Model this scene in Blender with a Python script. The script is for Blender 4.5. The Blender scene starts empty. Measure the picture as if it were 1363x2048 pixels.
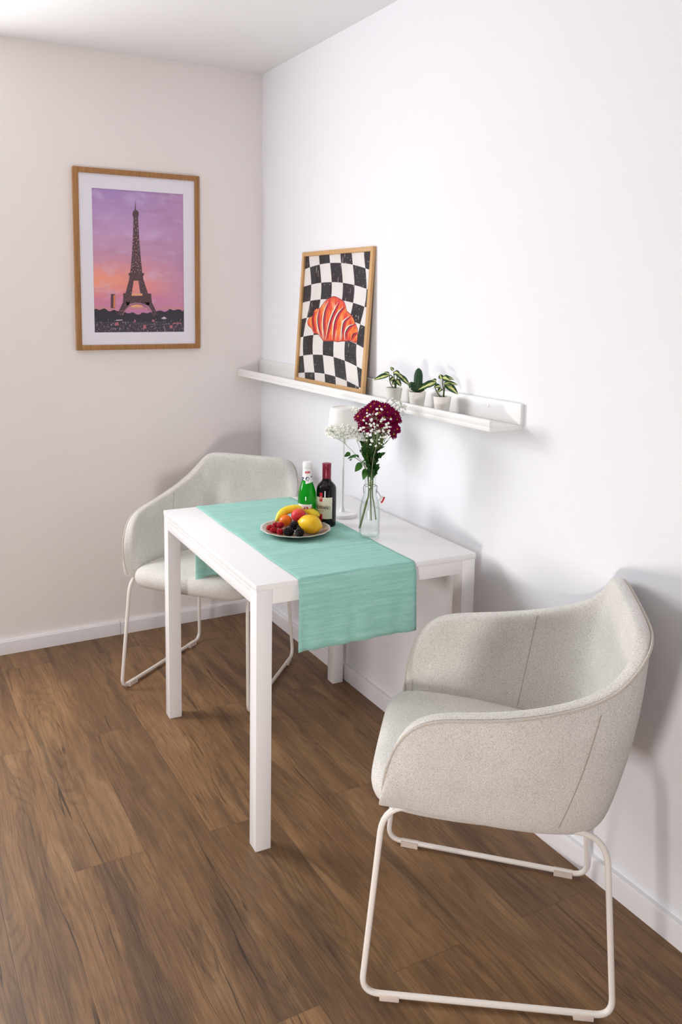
import bpy, bmesh, math, random
from mathutils import Vector, Matrix
from math import sin, cos, pi, radians, sqrt, atan2
random.seed(7)
C = bpy.context.scene.collection

# ------------------------------------------------------------------ colour / materials
def lin(c):
    f = lambda v: v / 12.92 if v <= .04045 else ((v + .055) / 1.055) ** 2.4
    return tuple(f(v / 255.) for v in c) + (1.,)

class NT:
    """small helper around a node tree"""
    def __init__(s, name):
        s.m = bpy.data.materials.new(name); s.m.use_nodes = True
        s.t = s.m.node_tree; s.t.nodes.clear()
        s.out = s.n('ShaderNodeOutputMaterial')
    def n(s, kind, **kw):
        nd = s.t.nodes.new(kind)
        for k, v in kw.items():
            setattr(nd, k, v)
        return nd
    def l(s, a, b): s.t.links.new(a, b)
    def val(s, sock, v):
        if hasattr(v, 'is_linked') or isinstance(v, bpy.types.NodeSocket): s.l(v, sock)
        else: sock.default_value = v
    def math(s, op, a, b=None, c=None, clamp=False):
        nd = s.n('ShaderNodeMath', operation=op); nd.use_clamp = clamp
        s.val(nd.inputs[0], a)
        if b is not None: s.val(nd.inputs[1], b)
        if c is not None: s.val(nd.inputs[2], c)
        return nd.outputs[0]
    def mapr(s, v, a, b, c=0., d=1., smooth=False):
        nd = s.n('ShaderNodeMapRange'); nd.clamp = True
        if smooth: nd.interpolation_type = 'SMOOTHSTEP'
        s.val(nd.inputs[0], v)
        for i, x in enumerate((a, b, c, d)): s.val(nd.inputs[i + 1], x)
        return nd.outputs[0]
    def mix(s, f, a, b, mode='MIX'):
        nd = s.n('ShaderNodeMix', data_type='RGBA', blend_type=mode)
        s.val(nd.inputs[0], f); s.val(nd.inputs[6], a); s.val(nd.inputs[7], b)
        return nd.outputs[2]
    def coord(s, kind='Object'): return s.n('ShaderNodeTexCoord').outputs[kind]
    def mapping(s, v, scale=(1, 1, 1), loc=(0, 0, 0), rot=(0, 0, 0)):
        nd = s.n('ShaderNodeMapping'); s.l(v, nd.inputs[0])
        nd.inputs['Scale'].default_value = scale; nd.inputs['Location'].default_value = loc; nd.inputs['Rotation'].default_value = rot
        return nd.outputs[0]
    def noise(s, v, scale, detail=2., rough=.5, dist=0., out=0):
        nd = s.n('ShaderNodeTexNoise'); s.l(v, nd.inputs['Vector'])
        nd.inputs['Scale'].default_value = scale; nd.inputs['Detail'].default_value = detail
        nd.inputs['Roughness'].default_value = rough; nd.inputs['Distortion'].default_value = dist
        return nd.outputs[out]
    def sep(s, v):
        nd = s.n('ShaderNodeSeparateXYZ'); s.l(v, nd.inputs[0]); return nd.outputs
    def comb(s, x, y, z):
        nd = s.n('ShaderNodeCombineXYZ'); s.val(nd.inputs[0], x); s.val(nd.inputs[1], y); s.val(nd.inputs[2], z); return nd.outputs[0]
    def ramp(s, f, stops):
        nd = s.n('ShaderNodeValToRGB'); s.val(nd.inputs[0], f); e = nd.color_ramp.elements
        while len(e) < len(stops): e.new(.5)
        for el, (p, c) in zip(e, stops): el.position = p; el.color = c
        return nd.outputs[0]
    def bump(s, h, strength=.2, dist=.001):
        nd = s.n('ShaderNodeBump'); nd.inputs['Strength'].default_value = strength; nd.inputs['Distance'].default_value = dist
        s.l(h, nd.inputs['Height']); return nd.outputs[0]
    def bsdf(s, color, rough=.5, normal=None, final=True, **kw):
        b = s.n('ShaderNodeBsdfPrincipled')
        s.val(b.inputs['Base Color'], color); s.val(b.inputs['Roughness'], rough)
        for k, v in kw.items(): s.val(b.inputs[k.replace('_', ' ')], v)
        if normal is not None: s.l(normal, b.inputs['Normal'])
        if final: s.l(b.outputs[0], s.out.inputs[0])
        return b.outputs[0]

def plain(name, rgb, rough=.5, vary=.06, scale=40., bump=0., **kw):
    t = NT(name); co = t.coord()
    n = t.noise(co, scale, 3.)
    c = lin(rgb); lo = tuple(v * (1 - vary) for v in c[:3]) + (1,); hi = tuple(min(1, v * (1 + vary)) for v in c[:3]) + (1,)
    col = t.mix(n, lo, hi)
    t.bsdf(col, rough, t.bump(n, bump, .001) if bump else None, **kw)
    return t.m

def mat_wall(name, rgb):
    t = NT(name); co = t.coord()
    n = t.noise(co, 420., 2.); big = t.noise(co, 2.5, 2.)
    c = lin(rgb)
    col = t.mix(t.mapr(big, .3, .7), tuple(v * .985 for v in c[:3]) + (1,), c)
    t.bsdf(col, .9, t.bump(n, .16, .0012), Specular_IOR_Level=.15)
    return t.m

def mat_floor():
    t = NT('oak_plank_floor')
    uv = t.n('ShaderNodeUVMap'); uv.uv_map = 'UVMap'
    u, v, _ = t.sep(uv.outputs[0])                       # u across the plank 0..1, v along it in metres
    at = t.n('ShaderNodeAttribute'); at.attribute_name = 'plank'
    seed = at.outputs['Fac']
    x = t.math('MULTIPLY', u, .184)
    p = t.comb(x, v, t.math('MULTIPLY', seed, 37.))
    warp = t.noise(t.mapping(p, (9, 1.6, 1)), 1., 3., .55)
    warp2 = t.noise(t.mapping(p, (30, 5, 1)), 1., 2.)
    xw = t.math('ADD', x, t.math('ADD', t.math('MULTIPLY', t.math('SUBTRACT', warp, .5), .13), t.math('MULTIPLY', t.math('SUBTRACT', warp2, .5), .018)))
    pw = t.comb(xw, v, t.math('MULTIPLY', seed, 37.))
    rings = t.noise(t.mapping(pw, (130, .9, 1)), 1., 2.5, .6)      # growth ring streaks
    fine = t.noise(t.mapping(p, (900, 16, 1)), 1., 2., .6)         # pores
    fine2 = t.noise(t.mapping(p, (330, 7, 1)), 1., 3., .65)
    blotch = t.noise(t.mapping(pw, (13, 2.1, 1)), 1., 4., .6)
    dark = t.noise(t.mapping(pw, (17, 1.15, 1), (3, 7, 0)), 1., 3., .55)
    xc = t.math('ADD', x, t.math('MULTIPLY', t.math('SUBTRACT', warp, .5), .045))
    pc = t.comb(xc, v, t.math('MULTIPLY', seed, 37.))
    crackf = t.math('ABSOLUTE', t.math('SUBTRACT', t.noise(t.mapping(pc, (20, .55, 1), (9, 2, 0)), 1., 2., .5), .5))
    cath = t.math('SINE', t.math('MULTIPLY', t.noise(t.mapping(p, (8.5, 1.35, 1), (4, 8, 0)), 1., 1.5, .5), 120.))
    gate = t.mapr(t.noise(t.mapping(p, (10, 2.6, 1), (1, 5, 0)), 1., 2.), .50, .60)
    base = t.ramp(t.mapr(blotch, .28, .72), [(0., lin((112, 78, 48))), (.35, lin((138, 100, 64))), (.65, lin((162, 121, 79))), (1., lin((186, 147, 104)))])
    base = t.mix(t.mapr(rings, .30, .60, .45, 0), base, lin((82, 56, 37)))
    base = t.mix(t.math('MULTIPLY', t.mapr(cath, .2, .95), t.mapr(dark, .40, .62, .05, .50)), base, lin((74, 51, 33)))
    base = t.mix(t.math('MULTIPLY', t.mapr(dark, .52, .70, 0, 1, True), .80), base, lin((72, 50, 34)))
    base = t.mix(.32, base, t.mix(t.mapr(fine2, .3, .7), lin((84, 58, 38)), lin((188, 148, 108))))
    base = t.mix(t.mapr(fine, .50, .8, 0, .40), base, lin((70, 48, 32)))
    base = t.mix(t.math('MULTIPLY', t.math('MULTIPLY', t.mapr(crackf, .0, .010, 1, 0), gate), .9), base, lin((44, 32, 24)))
    tone = t.mapr(t.math('FRACT', t.math('MULTIPLY', seed, 7.31)), 0, 1, .62, .92)
    base = t.mix(1., base, t.comb(tone, tone, tone), 'MULTIPLY')
    e1 = t.mapr(t.math('MINIMUM', u, t.math('SUBTRACT', 1., u)), .0, .008, 0, 1)
    vb = t.n('ShaderNodeAttribute'); vb.attribute_name = 'UVEnd'
    uv2 = t.n('ShaderNodeUVMap'); uv2.uv_map = 'Ends'
    _, w, _z = t.sep(uv2.outputs[0])
    e2 = t.mapr(w, 0., .0016, 0, 1)
    edge = t.math('MINIMUM', e1, e2)
    base = t.mix(t.math('MULTIPLY', t.math('SUBTRACT', 1., edge), .55), base, lin((70, 50, 36)))
    h = t.math('ADD', t.math('MULTIPLY', fine, .5), t.math('ADD', edge, t.math('MULTIPLY', fine2, .4)))
    rough = t.mapr(fine2, .2, .8, .40, .56)
    t.bsdf(base, rough, t.bump(h, .22, .0008), Specular_IOR_Level=.42)
    return t.m

def mat_wood(name, a, b, axis=2):
    t = NT(name); co = t.coord()
    sc = [160, 160, 160]; sc[axis] = 6
    n = t.noise(t.mapping(co, tuple(sc)), 1., 3., .6)
    col = t.mix(t.mapr(n, .3, .7), lin(a), lin(b))
    t.bsdf(col, .5, t.bump(n, .15, .0005)); return t.m

def mat_fabric(name, light, dark, amount=.55, s=1.):
    t = NT(name); co = t.coord()
    a = t.noise(t.mapping(co, (260 * s, 260 * s, 900 * s)), 1., 2., .7)
    b = t.noise(t.mapping(co, (900 * s, 900 * s, 260 * s)), 1., 2., .7)
    fl = t.noise(t.mapping(co, (520 * s, 520 * s, 420 * s), (3, 1, 2)), 1., 3., .75)
    big = t.noise(co, 9., 2.)
    f = t.mapr(t.math('MAXIMUM', a, b), .50, .72)
    f = t.math('MULTIPLY', t.math('ADD', t.math('MULTIPLY', f, .6), t.math('MULTIPLY', t.mapr(fl, .46, .68), .7)), amount, clamp=True)
    col = t.mix(f, lin(light), lin(dark))
    col = t.mix(t.mapr(big, .3, .7, 0, .12), col, lin(dark))
    h = t.math('ADD', a, b)
    t.bsdf(col, .95, t.bump(h, .5, .0012), Specular_IOR_Level=.1, Sheen_Weight=.15)
    return t.m

def mat_linen(name, rgb, dk):
    t = NT(name); co = t.coord()
    a = t.noise(t.mapping(co, (60, 1500, 1500)), 1., 3., .7)
    b = t.noise(t.mapping(co, (1400, 120, 120)), 1., 2., .6)
    s = t.noise(t.mapping(co, (7, 130, 130)), 1., 3., .6)
    f = t.math('ADD', t.math('MULTIPLY', t.mapr(a, .35, .7), .5), t.math('MULTIPLY', t.mapr(s, .38, .7), .5))
    col = t.mix(f, lin(dk), lin(rgb))
    t.bsdf(col, .85, t.bump(t.math('ADD', t.math('ADD', a, b), t.math('MULTIPLY', s, 1.5)), .4, .0012), Specular_IOR_Level=.15, Sheen_Weight=.1)
    return t.m

def mat_glass(name, tint=(1, 1, 1, 1), ior=1.45, body=.0, strength=1.0, edge=(.55, .66, .66, 1)):
    """thin clear glass: see-through with a Fresnel reflection, darker where seen edge-on"""
    t = NT(name)
    lw = t.n('ShaderNodeLayerWeight'); lw.inputs['Blend'].default_value = .35
    f0 = ((ior - 1) / (ior + 1)) ** 2
    lf = t.n('ShaderNodeLayerWeight'); lf.inputs['Blend'].default_value = .5
    frv = t.math('ADD', f0, t.math('MULTIPLY', 1. - f0, t.math('POWER', lf.outputs['Facing'], 4.5)))
    tr = t.n('ShaderNodeBsdfTransparent')
    t.l(t.mix(t.math('POWER', lw.outputs['Facing'], 3.), tint, edge), tr.inputs[0])
    gl = t.n('ShaderNodeBsdfGlossy'); gl.inputs['Roughness'].default_value = .02
    mx = t.n('ShaderNodeMixShader'); t.l(t.math('MULTIPLY', frv, strength), mx.inputs[0])
    t.l(tr.outputs[0], mx.inputs[1]); t.l(gl.outputs[0], mx.inputs[2]); t.l(mx.outputs[0], t.out.inputs[0])
    return t.m

def mat_green_glass():
    t = NT('green_bottle_glass'); co = t.coord()
    n = t.noise(co, 30., 2.)
    lw = t.n('ShaderNodeLayerWeight'); lw.inputs['Blend'].default_value = .4
    col = t.mix(lw.outputs['Facing'], lin((8, 168, 30)), lin((2, 70, 22)))
    a = t.bsdf(col, .06, None, False, Coat_Weight=.6)
    tl = t.n('ShaderNodeBsdfTranslucent'); tl.inputs[0].default_value = lin((30, 215, 45))
    mx = t.n('ShaderNodeMixShader'); t.val(mx.inputs[0], t.mapr(n, 0, 1, .38, .5))
    t.l(a, mx.inputs[1]); t.l(tl.outputs[0], mx.inputs[2]); t.l(mx.outputs[0], t.out.inputs[0])
    return t.m

def mat_leaf(name, a, b, rough=.45, trans=.25, scale=60., spec=.5):
    t = NT(name); co = t.coord()
    n = t.noise(co, scale, 3.)
    col = t.mix(t.mapr(n, .3, .7), lin(a), lin(b))
    s1 = t.bsdf(col, rough, None, False, Specular_IOR_Level=spec)
    tl = t.n('ShaderNodeBsdfTranslucent'); t.l(col, tl.inputs[0])
    mx = t.n('ShaderNodeMixShader'); mx.inputs[0].default_value = trans
    t.l(s1, mx.inputs[1]); t.l(tl.outputs[0], mx.inputs[2]); t.l(mx.outputs[0], t.out.inputs[0])
    return t.m

def mat_varieg():
    t = NT('variegated_leaf')
    uv = t.n('ShaderNodeUVMap'); uv.uv_map = 'UVMap'
    u, v, _ = t.sep(uv.outputs[0])
    co = t.coord()
    n = t.noise(t.mapping(uv.outputs[0], (3., 1.2, 1)), 1., 2.)
    n2 = t.noise(co, 130., 2.)
    d = t.math('ABSOLUTE', t.math('SUBTRACT', u, t.math('ADD', .30, t.math('MULTIPLY', n, .35))))
    f = t.mapr(t.math('ADD', d, t.math('MULTIPLY', n2, .16)), .22, .29)
    col = t.mix(f, lin((232, 236, 150)), lin((26, 74, 30)))
    t.bsdf(col, .4); return t.m

def mat_plate():
    t = NT('glazed_stoneware'); co = t.coord()
    x, y, z = t.sep(co)
    r = t.math('SQRT', t.math('ADD', t.math('MULTIPLY', x, x), t.math('MULTIPLY', y, y)))
    n = t.noise(co, 50., 3.)
    col = t.mix(t.mapr(n, .3, .7), lin((168, 150, 134)), lin((190, 174, 158)))
    col = t.mix(t.mapr(t.math('ADD', r, t.math('MULTIPLY', n, .003)), .1035, .1085), col, lin((236, 230, 220)))
    t.bsdf(col, .18); return t.m

def mat_citrus(name, a, b, pore=520.):
    t = NT(name); co = t.coord()
    n = t.noise(co, pore, 1.); big = t.noise(co, 32., 3.)
    spots = t.mapr(t.noise(co, 95., 2.), .70, .76)
    col = t.mix(t.mapr(big, .3, .7), lin(a), lin(b))
    col = t.mix(t.math('MULTIPLY', spots, .55), col, lin((110, 70, 15)))
    t.bsdf(col, .33, t.bump(n, .3, .0008)); return t.m

def mat_apricot():
    t = NT('apricot_skin'); co = t.coord()
    x, y, z = t.sep(co); n = t.noise(co, 45., 3.)
    f = t.mapr(t.math('ADD', t.math('ADD', z, t.math('MULTIPLY', x, .2)), t.math('MULTIPLY', n, .02)), .020, .042)
    col = t.mix(f, lin((216, 30, 44)), lin((255, 110, 42)))
    t.bsdf(col, .45, Sheen_Weight=.2); return t.m

def mat_banana():
    t = NT('banana_peel'); co = t.coord()
    n = t.noise(co, 60., 3.); uv = t.n('ShaderNodeUVMap'); uv.uv_map = 'UVMap'
    u, v, _ = t.sep(uv.outputs[0])
    col = t.mix(t.mapr(n, .3, .7), lin((250, 214, 30)), lin((255, 232, 70)))
    col = t.mix(t.mapr(v, .0, .25, .8, 0), col, lin((214, 222, 110)))
    col = t.mix(t.mapr(v, .97, 1., 0, 1), col, lin((84, 60, 26)))
    t.bsdf(col, .4); return t.m

def mat_sky_print():
    """paper print of a dusk sky over a city; u,v = 0..1 on the sheet"""
    t = NT('dusk_sky_print')
    uv = t.n('ShaderNodeUVMap'); uv.uv_map = 'UVMap'
    u, v, _ = t.sep(uv.outputs[0])
    cl = t.noise(t.mapping(uv.outputs[0], (2.1, 7.5, 1)), 1., 5., .6, .3)
    cl2 = t.noise(t.mapping(uv.outputs[0], (3.5, 11, 1), (5, 2, 0)), 1., 4., .6)
    v2 = t.math('ADD', v, t.math('MULTIPLY', t.math('SUBTRACT', cl, .5), .16))
    col = t.ramp(v2, [(.15, lin((214, 138, 176))), (.24, lin((226, 140, 170))), (.33, lin((250, 156, 148))), (.43, lin((240, 160, 162))), (.55, lin((210, 156, 186))), (.72, lin((206, 164, 208))), (1., lin((176, 142, 200)))])
    right = t.math('MULTIPLY', t.mapr(u, .5, .95), t.mapr(v, .15, .35, .2, .75))
    col = t.mix(right, col, lin((196, 148, 190)))
    glow = t.math('MULTIPLY', t.mapr(t.math('ABSOLUTE', t.math('SUBTRACT', v, .36)), 0, .14, .75, 0, True), t.mapr(u, .15, .6, 1, 0))
    col = t.mix(glow, col, lin((255, 164, 130)))
    col = t.mix(t.math('MULTIPLY', t.mapr(cl2, .52, .76), .5), col, lin((226, 204, 238)))
    col = t.mix(t.math('MULTIPLY', t.mapr(cl, .5, .30), .30), col, lin((168, 116, 158)))
    g = t.n('ShaderNodeTexNoise'); t.l(t.mapping(uv.outputs[0], (46, 60, 1)), g.inputs['Vector']); g.inputs['Detail'].default_value = 5.; g.inputs['Scale'].default_value = 1.
    grd = t.ramp(g.outputs[0], [(.38, lin((44, 40, 56))), (.54, lin((72, 62, 82))), (.62, lin((110, 78, 96))), (.70, lin((200, 178, 190)))])
    col = t.mix(t.mapr(v, .085, .12, 1, 0), col, grd)
    t.bsdf(col, .55); return t.m

def mat_lattice(name, a, b):
    t = NT(name)
    uv = t.n('ShaderNodeUVMap'); uv.uv_map = 'UVMap'
    n = t.noise(t.mapping(uv.outputs[0], (90, 75, 1)), 1., 2., .6)
    col = t.mix(t.mapr(n, .54, .70), lin(a), lin(b))
    t.bsdf(col, .55); return t.m

def mat_checker():
    t = NT('wavy_checker_print')
    uv = t.n('ShaderNodeUVMap'); uv.uv_map = 'UVMap'
    u, v, _ = t.sep(uv.outputs[0])
    w = t.math('SUBTRACT', 1., v)
    u0 = t.math('ADD', .087, t.math('MULTIPLY', .042, t.math('COSINE', t.math('MULTIPLY', t.math('SUBTRACT', w, .3), 2 * pi / .78))))
    wd = t.math('ADD', .166, t.math('MULTIPLY', -.012, t.math('COSINE', t.math('MULTIPLY', w, 6.))))
    cc = t.math('DIVIDE', t.math('SUBTRACT', u, u0), .166)
    du = t.math('SUBTRACT', u, .42)
    wo = t.math('ADD', .058, t.math('MULTIPLY', .2, t.math('MULTIPLY', du, du)))
    wo = t.math('ADD', wo, t.math('MULTIPLY', .012, t.math('SINE', t.math('MULTIPLY', w, 9.))))
    rr = t.math('DIVIDE', t.math('SUBTRACT', w, wo), .1445)
    par = t.math('MODULO', t.math('ADD', t.math('ADD', t.math('FLOOR', cc), t.math('FLOOR', rr)), 20.), 2.)
    sc = t.noise(t.mapping(uv.outputs[0], (60, 50, 1)), 1., 3., .6)
    s2 = t.noise(t.mapping(uv.outputs[0], (70, 8, 1), (0, 0, 0), (0, 0, .25)), 1., 2., .5)
    big = t.noise(uv.outputs[0], 4., 2.)
    spk = t.math('MAXIMUM', t.mapr(sc, .665, .68), t.math('MULTIPLY', t.mapr(s2, .68, .70), 1.))
    blk = t.mix(t.math('MULTIPLY', spk, .9), lin((12, 11, 16)), lin((226, 216, 205)))
    wht = t.mix(big, lin((226, 220, 216)), lin((240, 236, 232)))
    t.bsdf(t.mix(par, blk, wht), .5); return t.m

def mat_croissant():
    t = NT('croissant_print')
    uv = t.n('ShaderNodeUVMap'); uv.uv_map = 'UVMap'
    u, v, _ = t.sep(uv.outputs[0])
    x = t.math('ADD', u, t.math('MULTIPLY', v, -.12))
    n = t.noise(t.mapping(t.comb(x, v, 0), (34, 9, 1)), 1., 3., .6)
    n2 = t.noise(t.mapping(uv.outputs[0], (60, 60, 1)), 1., 3., .7)
    n3 = t.noise(t.mapping(t.comb(x, v, 0), (16, 6, 1), (2, 4, 0)), 1., 2., .6)
    col = t.ramp(n, [(.30, lin((206, 26, 52))), (.42, lin((236, 66, 40))), (.52, lin((250, 128, 40))), (.62, lin((250, 150, 66))), (.72, lin((255, 226, 196)))])
    col = t.mix(t.math('MULTIPLY', t.mapr(n3, .56, .66), .85), col, lin((255, 206, 176)))
    edge = t.math('ABSOLUTE', t.math('SUBTRACT', v, .49))
    col = t.mix(t.math('MULTIPLY', t.mapr(t.math('ADD', edge, t.math('MULTIPLY', n2, .05)), .12, .19), .6), col, lin((216, 28, 50)))
    col = t.mix(t.mapr(n2, .60, .68, 0, .7), col, lin((190, 26, 40)))
    t.bsdf(col, .5); return t.m

# ------------------------------------------------------------------ mesh builder
class MB:
    def __init__(s):
        s.bm = bmesh.new(); s.uv = s.bm.loops.layers.uv.new('UVMap'); s.mi = 0
    def face(s, vs, uvs=None, smooth=True):
        try: f = s.bm.faces.new(vs)
        except ValueError: return None
        f.material_index = s.mi; f.smooth = smooth
        if uvs:
            for lp, q in zip(f.loops, uvs): lp[s.uv].uv = q
        return f
    def box(s, x0, x1, y0, y1, z0, z1, bev=.0, seg=2, M=None):
        r = bmesh.ops.create_cube(s.bm, size=1.)
        for v in r['verts']:
            v.co = Vector((x0 + (v.co.x + .5) * (x1 - x0), y0 + (v.co.y + .5) * (y1 - y0), z0 + (v.co.z + .5) * (z1 - z0)))
            if M: v.co = M @ v.co
        fs = {f for v in r['verts'] for f in v.link_faces}
        for f in fs: f.material_index = s.mi; f.smooth = True
        if bev:
            es = list({e for v in r['verts'] for e in v.link_edges})
            rb = bmesh.ops.bevel(s.bm, geom=es, offset=bev, segments=seg, profile=.5, affect='EDGES')
            for f in rb['faces']: f.material_index = s.mi; f.smooth = True
        return s
    def grid(s, fn, nu, nv, cu=False, cv=False, uvs=True):
        vs = [[s.bm.verts.new(fn(i / (nu if cu else nu - 1), j / (nv if cv else nv - 1))) for j in range(nv)] for i in range(nu)]
        for i in range(nu if cu else nu - 1):
            for j in range(nv if cv else nv - 1):
                i2, j2 = (i + 1) % nu, (j + 1) % nv
                a = (i / (nu - 1), j / (nv - 1)); b = ((i + 1) / (nu - 1), (j + 1) / (nv - 1))
                s.face((vs[i][j], vs[i2][j], vs[i2][j2], vs[i][j2]), [(a[0], a[1]), (b[0], a[1]), (b[0], b[1]), (a[0], b[1])])
        return vs
    def tube(s, pts, r, seg=10, closed=False, cap=True):
        pts = [Vector(p) for p in pts]; n = len(pts)
        rr = r if isinstance(r, (list, tuple)) else [r] * n
        tan = []
        for i in range(n):
            a = pts[(i - 1) % n] if (closed or i > 0) else pts[i]; b = pts[(i + 1) % n] if (closed or i < n - 1) else pts[i]
            d = b - a; tan.append(d.normalized() if d.length > 1e-9 else Vector((0, 0, 1)))
        up = Vector((0, 0, 1)) if abs(tan[0].z) < .9 else Vector((1, 0, 0))
        nx = (up - tan[0] * up.dot(tan[0])).normalized(); rings = []
        for i in range(n):
            nx = nx - tan[i] * nx.dot(tan[i])
            nx = nx.normalized() if nx.length > 1e-9 else tan[i].orthogonal().normalized()
            ny = tan[i].cross(nx)
            rings.append([s.bm.verts.new(pts[i] + (nx * cos(2 * pi * k / seg) + ny * sin(2 * pi * k / seg)) * rr[i]) for k in range(seg)])
        for i in range(n if closed else n - 1):
            A, B = rings[i], rings[(i + 1) % n]
            off = 0
            if closed and i == n - 1:
                off = min(range(seg), key=lambda o: (A[0].co - B[o].co).length)
            for k in range(seg):
                k2 = (k + 1) % seg
                s.face((A[k], A[k2], B[(k2 + off) % seg], B[(k + off) % seg]), [(k / seg, i / (n - 1)), ((k + 1) / seg, i / (n - 1)), ((k + 1) / seg, (i + 1) / (n - 1)), (k / seg, (i + 1) / (n - 1))])
        if cap and not closed:
            s.face(rings[0][::-1]); s.face(rings[-1])
        return s
    def lathe(s, prof, seg=32, ctr=(0, 0, 0), mod=None, a0=0., a1=2 * pi, capb=True, capt=True):
        full = abs(a1 - a0 - 2 * pi) < 1e-6; n = seg if full else seg + 1
        rings = []
        for (r, z) in prof:
            ring = []
            for k in range(n):
                a = a0 + (a1 - a0) * k / seg
                q = r * (mod(a, r, z) if mod else 1.)
                ring.append(s.bm.verts.new((ctr[0] + q * sin(a), ctr[1] - q * cos(a), ctr[2] + z)))
            rings.append(ring)
        for i in range(len(prof) - 1):
            for k in range(seg):
                k2 = (k + 1) % n
                s.face((rings[i][k], rings[i][k2], rings[i + 1][k2], rings[i + 1][k]), [(k / seg, i / (len(prof) - 1)), ((k + 1) / seg, i / (len(prof) - 1)), ((k + 1) / seg, (i + 1) / (len(prof) - 1)), (k / seg, (i + 1) / (len(prof) - 1))])
        if full:
            if capb: s.face(rings[0][::-1])
            if capt: s.face(rings[-1])
        return s
    def ball(s, c, r, sub=2, M=None):
        q = bmesh.ops.create_icosphere(s.bm, subdivisions=sub, radius=1.)
        rx = r if isinstance(r, (tuple, list)) else (r, r, r)
        for v in q['verts']:
            p = Vector((v.co.x * rx[0], v.co.y * rx[1], v.co.z * rx[2]))
            if M: p = M @ p
            v.co = p + Vector(c)
        for f in {f for v in q['verts'] for f in v.link_faces}: f.material_index = s.mi; f.smooth = True
        return s
    def poly(s, pts, uvs=None):
        return s.face([s.bm.verts.new(p) for p in pts], uvs, False)
    def leaf(s, base, direction, normal, L, W, droop=.3, fold=.15, n=8, tip=1.6, lobes=0, cup=0., blunt=False):
        d = Vector(direction).normalized(); nn = Vector(normal); nn = (nn - d * nn.dot(d)).normalized(); side = d.cross(nn)
        base = Vector(base)
        def fn(i, j):
            t_ = j; w = W * .5 * (sin(pi * min(1., t_ ** .75)) ** .8 if 0 < t_ < 1 else 0.) * (1 - .25 * t_ ** tip)
            if blunt: w = W * .5 * min(1., .45 + t_) * (sqrt(max(0., 1 - ((t_ - .68) / .32) ** 2)) if t_ > .68 else 1.)
            if lobes: w *= (1. - .42 * (0.5 + .5 * cos(2 * pi * lobes * t_)))
            x = (i - .5) * 2
            return base + d * (L * t_ * (1 - droop * droop * .25 * t_)) - nn * (droop * L * t_ * t_ * .5) + side * (w * x) + nn * (fold * abs(x) * w + cup * sin(pi * t_) * L)
        s.grid(fn, 5, n)
        return s
    def build(s, name, mats, parent=None, sharp=35., sub=0, solid=0., loc=None, rot=None, weld=True):
        if weld: bmesh.ops.remove_doubles(s.bm, verts=s.bm.verts, dist=1e-6)
        bmesh.ops.recalc_face_normals(s.bm, faces=s.bm.faces)
        me = bpy.data.meshes.new(name); s.bm.to_mesh(me); s.bm.free()
        for m in (mats if isinstance(mats, (list, tuple)) else [mats]): me.materials.append(m)
        if sharp is not None and not sub: me.set_sharp_from_angle(angle=radians(sharp))
        o = bpy.data.objects.new(name, me); C.objects.link(o)
        if parent: o.parent = parent
        if loc: o.location = loc
        if rot: o.rotation_euler = rot
        if solid:
            m = o.modifiers.new('thickness', 'SOLIDIFY'); m.thickness = solid; m.offset = 0
        if sub:
            m = o.modifiers.new('smooth', 'SUBSURF'); m.levels = sub; m.render_levels = sub
        return o

def tag(o, label=None, cat=None, group=None, kind=None):
    if label: o['label'] = label
    if cat: o['category'] = cat
    if group: o['group'] = group
    if kind: o['kind'] = kind
    return o
def thing(name, label, cat, loc=(0, 0, 0), rotz=0., group=None):
    o = bpy.data.objects.new(name, None); C.objects.link(o); o.empty_display_size = .05
    o.location = loc; o.rotation_euler = (0, 0, rotz)
    return tag(o, label, cat, group)
def copy_tree(o, parent=None):
    c = o.copy(); C.objects.link(c)
    if parent: c.parent = parent
    for ch in list(o.children): copy_tree(ch, c)
    return c
def struct(name, mb, m, **kw): return tag(mb.build(name, m, **kw), kind='structure')

def fillet(pts, r, n=6, closed=False):
    pts = [Vector(p) for p in pts]; out = []; N = len(pts)
    for i, p in enumerate(pts):
        if not closed and i in (0, N - 1): out.append(p); continue
        a, b = pts[(i - 1) % N], pts[(i + 1) % N]
        d1, d2 = (a - p), (b - p); q = min(r[i] if isinstance(r, list) else r, d1.length * .45, d2.length * .45)
        A, B = p + d1.normalized() * q, p + d2.normalized() * q
        for k in range(n + 1):
            t_ = k / n; out.append(A * (1 - t_) ** 2 + p * 2 * t_ * (1 - t_) + B * t_ * t_)
    return out
def crom(P, n):
    """Catmull-Rom through points P, n samples per span"""
    P = [Vector(p) for p in P]; Q = [P[0] * 2 - P[1]] + P + [P[-1] * 2 - P[-2]]; out = []
    for i in range(1, len(Q) - 2):
        for k in range(n):
            t_ = k / n; a, b, c, d_ = Q[i - 1], Q[i], Q[i + 1], Q[i + 2]
            out.append(.5 * ((2 * b) + (c - a) * t_ + (2 * a - 5 * b + 4 * c - d_) * t_ ** 2 + (3 * b - a - 3 * c + d_) * t_ ** 3))
    out.append(P[-1]); return out

def text_polys(body, size, shear=0., space=1., bold=0.):
    cu = bpy.data.curves.new('lettering', 'FONT'); cu.body = body; cu.size = size; cu.align_x = 'CENTER'; cu.shear = shear; cu.space_character = space; cu.offset = bold; cu.resolution_u = 3
    ob = bpy.data.objects.new('lettering', cu); C.objects.link(ob)
    dg = bpy.context.evaluated_depsgraph_get(); ev = ob.evaluated_get(dg); me = ev.to_mesh()
    out = [[(me.vertices[i].co.x, me.vertices[i].co.y) for i in p.vertices] for p in me.polygons]
    ev.to_mesh_clear(); bpy.data.objects.remove(ob); bpy.data.curves.remove(cu)
    return out

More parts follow.
